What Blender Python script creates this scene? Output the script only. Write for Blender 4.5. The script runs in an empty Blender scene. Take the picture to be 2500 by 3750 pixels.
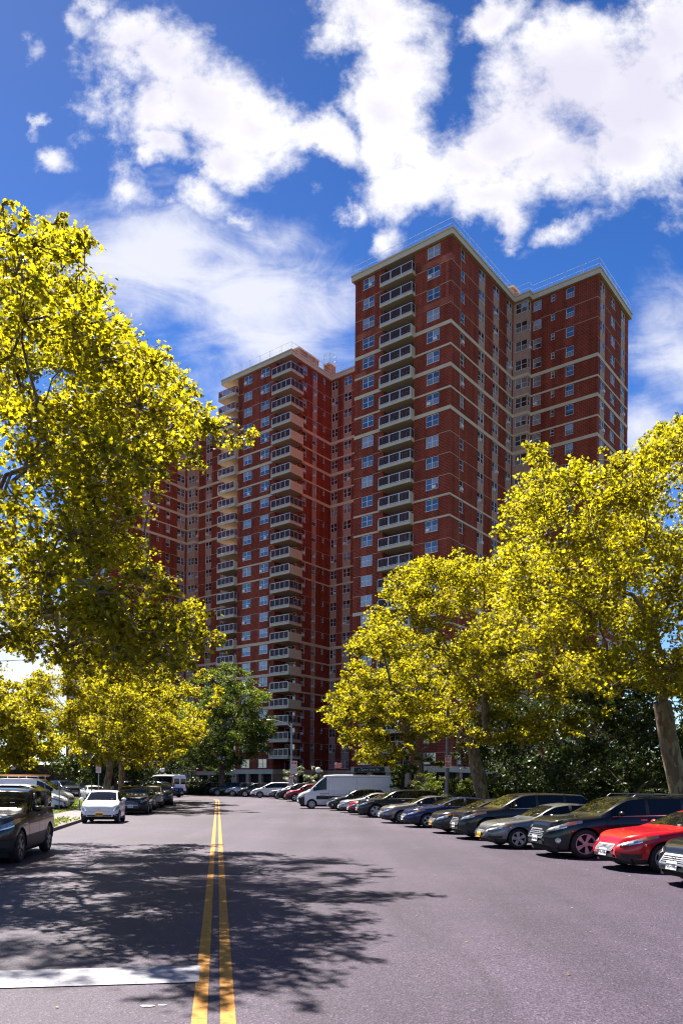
SKY_STR=.05;SKY_SAT=1.32;SKY_VAL=1.05;SKY_HUE=.514;CLOUD_V=.325;SUN_E=5.0;EXPO=1.75
import bpy, bmesh, math, random
import numpy as np
from mathutils import Vector, Matrix
PI=math.pi; R_=math.radians
sc=bpy.context.scene; C=sc.collection
sin,cos=math.sin,math.cos
# ------------------------------------------------------------------ helpers
def link(o,parent=None):
    C.objects.link(o)
    if parent is not None: o.parent=parent
    return o
def tag(o,label=None,cat=None,group=None,kind=None):
    if label:o['label']=label
    if cat:o['category']=cat
    if group:o['group']=group
    if kind:o['kind']=kind
    return o
def empty(name,loc=(0,0,0),rz=0,label=None,cat=None,group=None):
    o=bpy.data.objects.new(name,None);o.empty_display_size=.3
    o.location=loc;o.rotation_euler=(0,0,rz);link(o);tag(o,label,cat,group);return o
class MB:
    """collects geometry, then links it as one mesh object"""
    def __init__(s): s.v=[];s.f=[];s.m=[];s.uv={}
    def quad(s,a,b,c,d,m=0,uv=None):
        n=len(s.v);s.v+= [a,b,c,d];s.f.append((n,n+1,n+2,n+3));s.m.append(m)
        if uv:s.uv[len(s.f)-1]=uv
    def poly(s,p,m=0):
        n=len(s.v);s.v+=list(p);s.f.append(tuple(range(n,n+len(p))));s.m.append(m)
    def box(s,x0,x1,y0,y1,z0,z1,m=0):
        n=len(s.v)
        s.v+=[(x0,y0,z0),(x1,y0,z0),(x1,y1,z0),(x0,y1,z0),(x0,y0,z1),(x1,y0,z1),(x1,y1,z1),(x0,y1,z1)]
        for f in ((0,3,2,1),(4,5,6,7),(0,1,5,4),(1,2,6,5),(2,3,7,6),(3,0,4,7)):
            s.f.append(tuple(n+i for i in f));s.m.append(m)
    def tube(s,pts,rad,n=8,m=0,cap=True):
        P=[Vector(p) for p in pts]
        if not hasattr(rad,'__len__'):rad=[rad]*len(P)
        base=len(s.v);prev=None
        for i,p in enumerate(P):
            t=(P[min(i+1,len(P)-1)]-P[max(i-1,0)])
            if t.length<1e-6:t=Vector((0,0,1))
            t.normalize()
            if prev is None: a=Vector((1,0,0)) if abs(t.x)<.8 else Vector((0,1,0))
            else: a=prev
            b=t.cross(a)
            if b.length<1e-5:b=t.cross(Vector((0,1,0)))
            b.normalize();a=b.cross(t).normalized();prev=a
            for k in range(n):
                q=p+(a*cos(2*PI*k/n)+b*sin(2*PI*k/n))*rad[i];s.v.append(tuple(q))
        for i in range(len(P)-1):
            for k in range(n):
                k2=(k+1)%n
                s.f.append((base+i*n+k,base+i*n+k2,base+(i+1)*n+k2,base+(i+1)*n+k));s.m.append(m)
        if cap:
            s.f.append(tuple(base+k for k in reversed(range(n))));s.m.append(m)
            s.f.append(tuple(base+(len(P)-1)*n+k for k in range(n)));s.m.append(m)
    def lathe(s,prof,n=20,m=0,axis='z',c=(0,0,0)):
        base=len(s.v)
        for r,h in prof:
            for k in range(n):
                a=2*PI*k/n
                if axis=='z':s.v.append((c[0]+r*cos(a),c[1]+r*sin(a),c[2]+h))
                else:s.v.append((c[0]+r*cos(a),c[1]+h,c[2]+r*sin(a)))
        for i in range(len(prof)-1):
            for k in range(n):
                k2=(k+1)%n
                s.f.append((base+i*n+k,base+i*n+k2,base+(i+1)*n+k2,base+(i+1)*n+k));s.m.append(m)
    def mesh(s,name,mats,smooth=None,fix=False):
        me=bpy.data.meshes.new(name);me.from_pydata([tuple(p) for p in s.v],[],s.f)
        for m in (mats if isinstance(mats,(list,tuple)) else [mats]):me.materials.append(m)
        if any(s.m):me.polygons.foreach_set('material_index',s.m)
        if s.uv:
            ul=me.uv_layers.new(name='UV')
            for fi,u in s.uv.items():
                for k,li in enumerate(me.polygons[fi].loop_indices):ul.data[li].uv=u[k]
        if fix:
            bm=bmesh.new();bm.from_mesh(me);bmesh.ops.remove_doubles(bm,verts=bm.verts,dist=1e-4)
            bmesh.ops.recalc_face_normals(bm,faces=bm.faces);bm.to_mesh(me);bm.free()
        if smooth is not None:
            me.shade_smooth()
            try:me.set_sharp_from_angle(angle=R_(smooth))
            except Exception:pass
        me.update();return me
    def build(s,name,mats,parent=None,smooth=None,fix=False):
        return link(bpy.data.objects.new(name,s.mesh(name,mats,smooth,fix)),parent)
def inst(me,name,parent=None,loc=None,rz=0):
    o=bpy.data.objects.new(name,me)
    if loc is not None:o.location=loc
    if rz:o.rotation_euler=(0,0,rz)
    return link(o,parent)
# ------------------------------------------------------------------ materials
def nmat(name):
    m=bpy.data.materials.new(name);m.use_nodes=True;nt=m.node_tree
    b=nt.nodes['Principled BSDF'];return m,nt,b
def N(nt,t,**k):
    n=nt.nodes.new(t)
    for a,v in k.items():setattr(n,a,v)
    return n
def mat(name,col,rough=.6,metal=0,spec=.5,coat=0,emit=None,es=0,noise=0,nscale=4,bump=0,bscale=40,ior=None):
    m,nt,b=nmat(name)
    b.inputs['Base Color'].default_value=(*col,1);b.inputs['Roughness'].default_value=rough
    b.inputs['Metallic'].default_value=metal;b.inputs['Specular IOR Level'].default_value=spec
    if ior:b.inputs['IOR'].default_value=ior
    if coat:b.inputs['Coat Weight'].default_value=coat;b.inputs['Coat IOR'].default_value=1.38;b.inputs['Coat Roughness'].default_value=.03
    if emit:b.inputs['Emission Color'].default_value=(*emit,1);b.inputs['Emission Strength'].default_value=es
    if noise:
        tc=N(nt,'ShaderNodeTexCoord');no=N(nt,'ShaderNodeTexNoise');no.inputs['Scale'].default_value=nscale;no.inputs['Detail'].default_value=6
        nt.links.new(tc.outputs['Object'],no.inputs['Vector'])
        r=N(nt,'ShaderNodeMapRange');r.inputs['From Min'].default_value=.3;r.inputs['From Max'].default_value=.7
        r.inputs['To Min'].default_value=1-noise;r.inputs['To Max'].default_value=1+noise
        nt.links.new(no.outputs['Fac'],r.inputs['Value'])
        mx=N(nt,'ShaderNodeVectorMath',operation='SCALE');mx.inputs[0].default_value=col
        nt.links.new(r.outputs['Result'],mx.inputs['Scale']);nt.links.new(mx.outputs['Vector'],b.inputs['Base Color'])
    if bump:
        tc=N(nt,'ShaderNodeTexCoord');no=N(nt,'ShaderNodeTexNoise');no.inputs['Scale'].default_value=bscale;no.inputs['Detail'].default_value=4
        bp=N(nt,'ShaderNodeBump');bp.inputs['Strength'].default_value=bump;bp.inputs['Distance'].default_value=.02
        nt.links.new(tc.outputs['Object'],no.inputs['Vector']);nt.links.new(no.outputs['Fac'],bp.inputs['Height']);nt.links.new(bp.outputs['Normal'],b.inputs['Normal'])
    return m
def ramp(nt,fac,stops):
    r=N(nt,'ShaderNodeValToRGB');e=r.color_ramp.elements
    while len(e)<len(stops):e.new(.5)
    for k,(p,c) in enumerate(stops):e[k].position=p;e[k].color=(*c,1)
    nt.links.new(fac,r.inputs['Fac']);return r.outputs['Color']
def asphalt():
    m,nt,b=nmat('asphalt');L=nt.links.new
    tc=N(nt,'ShaderNodeTexCoord')
    def noise(s,d=6):
        n=N(nt,'ShaderNodeTexNoise');n.inputs['Scale'].default_value=s;n.inputs['Detail'].default_value=d;L(tc.outputs['Object'],n.inputs['Vector']);return n.outputs['Fac']
    big=noise(.18);mid=noise(1.6);fine=noise(38,3);vo=N(nt,'ShaderNodeTexVoronoi');vo.inputs['Scale'].default_value=58;L(tc.outputs['Object'],vo.inputs['Vector'])
    base=ramp(nt,big,[(.3,(.044,.032,.052)),(.7,(.069,.050,.080))])
    sp=ramp(nt,vo.outputs['Color'],[(0,(.35,.35,.35)),(.5,(.9,.9,.9)),(.85,(1.3,1.3,1.3)),(1,(3,3,3))])
    fi=ramp(nt,fine,[(.3,(.7,.7,.7)),(.7,(1.25,1.25,1.25))])
    mi=ramp(nt,mid,[(.25,(.9,.9,.9)),(.75,(1.08,1.08,1.08))])
    a=base
    mp=N(nt,'ShaderNodeMapping');mp.inputs['Rotation'].default_value=(0,0,R_(-9));mp.inputs['Scale'].default_value=(1.1,.06,1);L(tc.outputs['Object'],mp.inputs['Vector'])
    ln=N(nt,'ShaderNodeTexNoise');ln.inputs['Scale'].default_value=.8;ln.inputs['Detail'].default_value=5;L(mp.outputs['Vector'],ln.inputs['Vector'])
    lane=ramp(nt,ln.outputs['Fac'],[(.35,(.78,.78,.78)),(.65,(1.14,1.14,1.14))])
    st=N(nt,'ShaderNodeTexNoise');st.inputs['Scale'].default_value=.55;st.inputs['Detail'].default_value=8;st.inputs['Roughness'].default_value=.75;L(tc.outputs['Object'],st.inputs['Vector'])
    stain=ramp(nt,st.outputs['Fac'],[(.30,(.62,.62,.62)),(.38,(1,1,1))])
    for c in (sp,fi,mi,lane,stain):
        x=N(nt,'ShaderNodeMix',data_type='RGBA',blend_type='MULTIPLY');x.inputs[0].default_value=1
        L(a,x.inputs[6]);L(c,x.inputs[7]);a=x.outputs[2]
    # old seams of the paving lanes, long thin cracks
    w=N(nt,'ShaderNodeTexWave');w.inputs['Scale'].default_value=.05;w.inputs['Distortion'].default_value=9;w.inputs['Detail'].default_value=4;w.inputs['Detail Scale'].default_value=.7
    L(tc.outputs['Object'],w.inputs['Vector'])
    cr=ramp(nt,w.outputs['Fac'],[(0,(.85,.85,.85)),(.003,(1,1,1))])
    x=N(nt,'ShaderNodeMix',data_type='RGBA',blend_type='MULTIPLY');x.inputs[0].default_value=1;L(a,x.inputs[6]);L(cr,x.inputs[7])
    L(x.outputs[2],b.inputs['Base Color'])
    b.inputs['Roughness'].default_value=.6;b.inputs['Specular IOR Level'].default_value=.3;b.inputs['Sheen Weight'].default_value=.0;b.inputs['Sheen Roughness'].default_value=.38;b.inputs['Sheen Tint'].default_value=(.95,.86,1,1)
    bp=N(nt,'ShaderNodeBump');bp.inputs['Strength'].default_value=.5;bp.inputs['Distance'].default_value=.006
    L(vo.outputs['Distance'],bp.inputs['Height']);L(bp.outputs['Normal'],b.inputs['Normal'])
    return m
def paint_line(name,col,worn):
    m,nt,b=nmat(name);L=nt.links.new;tc=N(nt,'ShaderNodeTexCoord')
    n=N(nt,'ShaderNodeTexNoise');n.inputs['Scale'].default_value=14;n.inputs['Detail'].default_value=9;n.inputs['Roughness'].default_value=.7;L(tc.outputs['Object'],n.inputs['Vector'])
    c=ramp(nt,n.outputs['Fac'],[(.33,(.05,.042,.05)),(.385,tuple(x*worn for x in col)),(.49,col),(1,tuple(min(1,x*1.12) for x in col))])
    L(c,b.inputs['Base Color']);b.inputs['Roughness'].default_value=.55
    return m
def brick(name,c1,c2,mortar):
    m,nt,b=nmat(name);L=nt.links.new
    uv=N(nt,'ShaderNodeUVMap');uv.uv_map='UV'
    br=N(nt,'ShaderNodeTexBrick');br.inputs['Scale'].default_value=1;br.inputs['Brick Width'].default_value=.58;br.inputs['Row Height'].default_value=.20
    br.inputs['Mortar Size'].default_value=.022;br.inputs['Color1'].default_value=(*c1,1);br.inputs['Color2'].default_value=(*c2,1);br.inputs['Mortar'].default_value=(*mortar,1);br.inputs['Bias'].default_value=-.2
    L(uv.outputs['UV'],br.inputs['Vector'])
    n=N(nt,'ShaderNodeTexNoise');n.inputs['Scale'].default_value=.22;n.inputs['Detail'].default_value=5;L(uv.outputs['UV'],n.inputs['Vector'])
    r=ramp(nt,n.outputs['Fac'],[(.3,(.82,.80,.80)),(.62,(1.05,1.03,1.02)),(.72,(1.25,1.3,1.3))])
    x=N(nt,'ShaderNodeMix',data_type='RGBA',blend_type='MULTIPLY');x.inputs[0].default_value=1;L(br.outputs['Color'],x.inputs[6]);L(r,x.inputs[7])
    st=N(nt,'ShaderNodeTexNoise');st.inputs['Scale'].default_value=1.1;st.inputs['Detail'].default_value=6;ms=N(nt,'ShaderNodeMapping');ms.inputs['Scale'].default_value=(1,.045,1);L(uv.outputs['UV'],ms.inputs['Vector']);L(ms.outputs['Vector'],st.inputs['Vector'])
    sr=ramp(nt,st.outputs['Fac'],[(.35,(.74,.74,.76)),(.6,(1.06,1.06,1.06)),(.75,(1.2,1.25,1.3))]);x2=N(nt,'ShaderNodeMix',data_type='RGBA',blend_type='MULTIPLY');x2.inputs[0].default_value=1;L(x.outputs[2],x2.inputs[6]);L(sr,x2.inputs[7]);x=x2
    # repointed patches of newer, paler brick
    n2=N(nt,'ShaderNodeTexNoise');n2.inputs['Scale'].default_value=.75;n2.inputs['Detail'].default_value=3;n2.inputs['Roughness'].default_value=.7
    mp=N(nt,'ShaderNodeMapping');mp.inputs['Scale'].default_value=(1,1.4,1);L(uv.outputs['UV'],mp.inputs['Vector']);L(mp.outputs['Vector'],n2.inputs['Vector'])
    r2=ramp(nt,n2.outputs['Fac'],[(.70,(0,0,0)),(.73,(1,1,1))])
    y=N(nt,'ShaderNodeMix',data_type='RGBA');L(r2,y.inputs[0]);L(x.outputs[2],y.inputs[6]);y.inputs[7].default_value=(.38,.10,.06,1)
    L(y.outputs[2],b.inputs['Base Color']);b.inputs['Roughness'].default_value=.85;b.inputs['Specular IOR Level'].default_value=.08
    return m
def leafmat(name,cols,trans,tcols,rough=.45):
    m,nt,b=nmat(name);L=nt.links.new
    g=N(nt,'ShaderNodeNewGeometry')
    c=ramp(nt,g.outputs['Random Per Island'],[(i/(len(cols)-1),k) for i,k in enumerate(cols)])
    t=ramp(nt,g.outputs['Random Per Island'],[(i/(len(tcols)-1),k) for i,k in enumerate(tcols)])
    L(c,b.inputs['Base Color']);b.inputs['Roughness'].default_value=rough;b.inputs['Specular IOR Level'].default_value=.35
    tr=N(nt,'ShaderNodeBsdfTranslucent');L(t,tr.inputs['Color'])
    mx=N(nt,'ShaderNodeMixShader');mx.inputs[0].default_value=trans
    L(b.outputs[0],mx.inputs[1]);L(tr.outputs[0],mx.inputs[2]);L(mx.outputs[0],nt.nodes['Material Output'].inputs['Surface'])
    return m
def bark(name,a,b_,c):
    m,nt,b=nmat(name);L=nt.links.new;tc=N(nt,'ShaderNodeTexCoord')
    v=N(nt,'ShaderNodeTexVoronoi');v.inputs['Scale'].default_value=5.5
    n=N(nt,'ShaderNodeTexNoise');n.inputs['Scale'].default_value=6;n.inputs['Detail'].default_value=6
    mp=N(nt,'ShaderNodeMapping');mp.inputs['Scale'].default_value=(1.4,1.4,.6);L(tc.outputs['Object'],mp.inputs['Vector']);L(mp.outputs['Vector'],n.inputs['Vector'])
    sc2=N(nt,'ShaderNodeVectorMath',operation='SCALE');sc2.inputs['Scale'].default_value=.22;L(n.outputs['Color'],sc2.inputs[0]);ad=N(nt,'ShaderNodeVectorMath',operation='ADD');L(mp.outputs['Vector'],ad.inputs[0]);L(sc2.outputs[0],ad.inputs[1]);L(ad.outputs[0],v.inputs['Vector'])
    col=ramp(nt,v.outputs['Color'],[(0,a),(.45,b_),(.75,c),(1,tuple(x*1.2 for x in c))])
    L(col,b.inputs['Base Color']);b.inputs['Roughness'].default_value=.85
    bp=N(nt,'ShaderNodeBump');bp.inputs['Strength'].default_value=.5;bp.inputs['Distance'].default_value=.03;L(n.outputs['Fac'],bp.inputs['Height']);L(bp.outputs['Normal'],b.inputs['Normal'])
    return m
def panemat(name,col,rough=.03,ior=2.5,wave=0):
    m,nt,b=nmat(name);L=nt.links.new
    b.inputs['Base Color'].default_value=(*col,1);b.inputs['Roughness'].default_value=rough;b.inputs['IOR'].default_value=ior
    if wave:
        tc=N(nt,'ShaderNodeTexCoord');n=N(nt,'ShaderNodeTexNoise');n.inputs['Scale'].default_value=1.6;n.inputs['Detail'].default_value=1
        bp=N(nt,'ShaderNodeBump');bp.inputs['Strength'].default_value=wave;bp.inputs['Distance'].default_value=.05
        L(tc.outputs['Object'],n.inputs['Vector']);L(n.outputs['Fac'],bp.inputs['Height']);L(bp.outputs['Normal'],b.inputs['Normal'])
    return m
M={}
M['asphalt']=asphalt()
M['yellow']=paint_line('yellow_paint',(.45,.175,.004),.55)
M['white']=paint_line('white_paint',(.25,.24,.28),.6)
M['concrete']=mat('concrete',(.16,.135,.14),.85,noise=.18,nscale=1.2,bump=.3)
M['curb']=mat('curb_stone',(.14,.11,.10),.85,noise=.25,nscale=3,bump=.3)
M['soil']=mat('soil_grass',(.016,.022,.006),.95,noise=.4,nscale=.6)
M['lawn']=mat('lawn',(.045,.07,.01),.9,noise=.35,nscale=2)
M['brick']=brick('red_brick',(.30,.041,.020),(.175,.025,.013),(.36,.14,.10))
M['beige']=mat('beige_panel',(.48,.29,.22),.8,noise=.1,nscale=1.5)
M['stone']=mat('cast_stone',(.66,.52,.38),.85,spec=.15,noise=.06,nscale=.8)
M['slab']=mat('balcony_concrete',(.62,.50,.37),.75,noise=.07,nscale=1)
M['frame']=mat('window_aluminium',(.80,.76,.76),.4,.2)
M['rail']=mat('painted_rail',(.75,.72,.72),.4,.3)
M['railteal']=mat('galvanised_rail',(.42,.50,.52),.4,.5)
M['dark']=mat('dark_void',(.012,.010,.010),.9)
M['glassd']=panemat('pane_dark',(.02,.02,.025),wave=.12)
M['glassc']=panemat('pane_curtain',(.22,.20,.22),wave=.2)
M['glassb']=panemat('pane_blind',(.30,.28,.30),wave=.15)
M['glassg']=panemat('pane_grey',(.07,.065,.08),wave=.3)
M['baglass']=panemat('balcony_glass',(.035,.02,.02),ior=1.7)
M['lit']=mat('white_globe',(.85,.84,.80),.3)
M['roofing']=mat('roofing',(.2,.19,.18),.9)
M['leafA']=leafmat('plane_leaf',[(.035,.038,.004),(.075,.068,.005),(.11,.095,.006),(.16,.135,.009)],.72,[(.14,.135,.005),(.33,.30,.006),(.50,.425,.009),(.62,.51,.016)])
M['leafG']=leafmat('locust_leaf',[(.015,.034,.005),(.028,.05,.006),(.05,.07,.009)],.42,[(.06,.11,.005),(.14,.20,.009),(.34,.38,.014)])
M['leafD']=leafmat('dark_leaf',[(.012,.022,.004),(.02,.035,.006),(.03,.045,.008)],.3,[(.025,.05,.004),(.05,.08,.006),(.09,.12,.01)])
M['leafF']=leafmat('flowering_leaf',[(.06,.09,.02),(.09,.12,.03),(.5,.48,.36),(.6,.58,.45)],.3,[(.1,.16,.02),(.2,.26,.04),(.5,.48,.3),(.6,.56,.4)])
M['leafT']=leafmat('yew_leaf',[(.03,.05,.005),(.05,.07,.007),(.08,.09,.01)],.4,[(.07,.12,.006),(.15,.19,.01),(.25,.27,.012)])
M['barkP']=bark('plane_bark',(.075,.045,.025),(.13,.085,.048),(.21,.16,.095))
M['barkD']=bark('dark_bark',(.05,.035,.025),(.09,.065,.045),(.14,.10,.07))
M['grassblade']=leafmat('grass_blade',[(.06,.10,.01),(.11,.14,.02),(.2,.18,.03)],.4,[(.12,.25,.01),(.25,.35,.02),(.4,.33,.03)])
# ------------------------------------------------------------------ terrain height
def gz(Y): return float(np.interp(Y,[64,70,76,100],[0,.19,.37,.42]))
# ------------------------------------------------------------------ ground, road, pavements
KY=[-60,-30,-12,0,6,12,18,24,30,36,42,48,54,60,64,67,70,73,76,80,84,88,92,96,100,106,112,120,140,200,420]
def strip(name,xl,xr,dz,m,label=None,ys=KY,kind='structure',thick=0):
    mb=MB();ys=[y for y in ys]
    for a,b in zip(ys[:-1],ys[1:]):
        za,zb=gz(a)+dz,gz(b)+dz
        mb.quad((xl(a),a,za),(xr(a),a,za),(xr(b),b,zb),(xl(b),b,zb))
        if thick:
            mb.quad((xl(a),a,za-thick),(xl(a),a,za),(xl(b),b,zb),(xl(b),b,zb-thick))
            mb.quad((xr(b),b,zb-thick),(xr(b),b,zb),(xr(a),a,za),(xr(a),a,za-thick))
    if thick:
        for y,s in ((ys[0],1),(ys[-1],-1)):
            z=gz(y)+dz;mb.quad((xl(y),y,z-thick),(xr(y),y,z-thick),(xr(y),y,z),(xl(y),y,z))
    o=mb.build(name,m,fix=bool(thick));tag(o,label,kind=kind);return o
strip('ground',lambda y:-260,lambda y:260,0,M['soil'])
curbL=lambda y:-10.7-.19*(y-29)
curbR=lambda y:11.5-.172*(y-19.6)
strip('road',lambda y:curbL(y) if y<80 else curbL(80)-(y-80)*9, lambda y:curbR(y) if y<74 else curbR(74)-(y-74)*.55,.004,M['asphalt'],ys=[y for y in KY if y<=112])
strip('car_park',lambda y:-75,lambda y:curbL(y)-5.6,.004,M['asphalt'],ys=[24,30,36,42,48,54,60,64,67,70,73,76,79.9])
# raised walks and kerbs
yl=[-12,0,6,12,18,24,30,36,42,48,54,60,64,67,70,73,76]
strip('kerb',lambda y:curbL(y)-.16,lambda y:curbL(y),.13,M['curb'],ys=yl,thick=.13)
strip('pavement',lambda y:curbL(y)-2.3,lambda y:curbL(y)-.163,.126,M['concrete'],ys=yl,thick=.126)
strip('grass_verge',lambda y:curbL(y)-5.6,lambda y:curbL(y)-2.303,.11,M['lawn'],ys=yl,thick=.11)
yr=[-12,0,6,12,18,24,30,36,42,48,54,60,64,67,70,73,74]
strip('kerb',lambda y:curbR(y),lambda y:curbR(y)+.16,.13,M['curb'],ys=yr,thick=.13)
strip('lawn',lambda y:curbR(y)+.163,lambda y:curbR(y)+40,.10,M['lawn'],ys=yr,thick=.10)
# centre lines: two curved bands, 0.12 m wide
def cline(off,w=.118):
    P=[(-.95-.1587*(y-5.88),y) for y in [-8,0,6,12,20,28,36,44,52,60,66,70,73]]
    x,y=P[-1];a=R_(-9.3)
    for k in range(26):
        a-=R_(2.9)*(1 if k<24 else 0);x+=sin(a)*1.3;y+=cos(a)*1.3;P.append((x,y))
    for k in range(10):x+=sin(a)*4;y+=cos(a)*4;P.append((x,y))
    # cut segments where the terrain folds
    Q=[]
    for p,q in zip(P[:-1],P[1:]):
        Q.append(p)
        for kn in (64,70,76,100):
            if p[1]<kn<q[1]:t=(kn-p[1])/(q[1]-p[1]);Q.append((p[0]+(q[0]-p[0])*t,kn))
    Q.append(P[-1]);mb=MB();E_=[]
    for i,p in enumerate(Q):
        a=Vector(Q[max(i-1,0)]);b=Vector(Q[min(i+1,len(Q)-1)]);t=(b-a).normalized();n=Vector((t.y,-t.x))
        c=Vector(p)+n*off;z=gz(p[1])+.010
        E_.append(((c.x-n.x*w/2,c.y-n.y*w/2,z),(c.x+n.x*w/2,c.y+n.y*w/2,z)))
    for (a,b),(c,d) in zip(E_[:-1],E_[1:]):mb.quad(a,b,d,c)
    return mb
for off in (-.108,.108):
    tag(cline(off).build('centre_line',M['yellow']),kind='structure')
mb=MB();t=Vector((cos(R_(9)),sin(R_(9)),0));n=Vector((-t.y,t.x,0));p=Vector((-1.325,7.36,.0135))
mb.quad(p-n*.33,p+n*.33,p+n*.33-t*8.2,p-n*.33-t*8.2)
tag(mb.build('stop_line',M['white']),kind='structure')
for i,(x,y,r) in enumerate([(-1.55,6.28,.042),(-1.44,6.31,.026)]):
    mb=MB();mb.poly([(x+r*1.4*cos(a)*(1+.2*sin(3*a+i)),y+r*sin(a)*(1+.25*cos(2*a)),.009) for a in np.linspace(0,2*PI,14)[:-1]])
    tag(mb.build('paint_splash',M['white']),kind='structure')
# ------------------------------------------------------------------ leaves
def star(n=5):
    out=[]
    rad=[1,.52,.86,.42,.62,.30]
    # outline over the right half, tip up, then mirrored: a five lobed plane leaf
    ang=[0,24,52,80,108,150]
    r=[(sin(R_(a))*q,cos(R_(a))*q) for a,q in zip(ang,rad)]
    return r
def leaf_template(kind):
    if kind=='star':
        h=[(0,1.0),(.20,.50),(.66,.62),(.42,.14),(.74,-.16),(.22,-.42),(0,-.34)]
        V=[(x,y,0.16*abs(x)) for x,y in h]+[(-x,y,0.16*abs(x)) for x,y in h[1:-1]]
        return V,[(0,1,2,3,4,5,6),(0,6,11,10,9,8,7)]
    if kind=='star3':
        V=[(0,1,0),(.26,.36,.05),(.78,.34,.16),(.34,-.3,.05),(0,-.5,0),(-.34,-.3,.05),(-.78,.34,.16),(-.26,.36,.05)]
        return V,[(0,1,2,3,4),(0,4,5,6,7)]
    V=[(0,1,0),(.45,.1,.12),(0,-.9,0),(-.45,.1,.12)]
    return V,[(0,1,2),(0,2,3)]
def leaf_mesh(name,pos,size,kind,m,seed,up=.7):
    rng=np.random.default_rng(seed);V,F=leaf_template(kind);V=np.array(V,float);n=len(pos);K=len(V)
    nr=rng.normal(size=(n,3));nr[:,2]+=up*1.4;nr/=np.linalg.norm(nr,axis=1)[:,None]
    t=rng.normal(size=(n,3));t[:,2]-=.5;t-=nr*(t*nr).sum(1)[:,None];t/=np.linalg.norm(t,axis=1)[:,None];b=np.cross(nr,t)
    s=(size*rng.uniform(.6,1.2,n))[:,None,None]*.62
    P=pos[:,None,:]+s*(V[None,:,0,None]*b[:,None,:]+V[None,:,1,None]*t[:,None,:]+V[None,:,2,None]*nr[:,None,:]*rng.uniform(-1,2,(n,1,1)))
    me=bpy.data.meshes.new(name);me.vertices.add(n*K);me.vertices.foreach_set('co',P.reshape(-1).astype(np.float32))
    lens=[len(f) for f in F];per=sum(lens);idx=np.concatenate([np.array(f) for f in F])
    loops=(idx[None,:]+(np.arange(n)*K)[:,None]).reshape(-1)
    me.loops.add(n*per);me.loops.foreach_set('vertex_index',loops.astype(np.int32))
    st=np.concatenate([[0],np.cumsum(lens)[:-1]]);starts=(st[None,:]+(np.arange(n)*per)[:,None]).reshape(-1)
    me.polygons.add(n*len(F));me.polygons.foreach_set('loop_start',starts.astype(np.int32))
    me.update(calc_edges=True);me.materials.append(m);return me
def arc(a,b,rnd,sag=.12,jit=.06,n=4):
    a,b=Vector(a),Vector(b);L=(b-a).length;o=[a]
    for k in range(1,n):
        t=k/n;p=a.lerp(b,t);p.z+=sag*L*sin(PI*t)*(1 if rnd.random()<.75 else -.4);p+=Vector((rnd.uniform(-1,1),rnd.uniform(-1,1),rnd.uniform(-1,1)))*jit*L;o.append(p)
    o.append(b);return o
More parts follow.
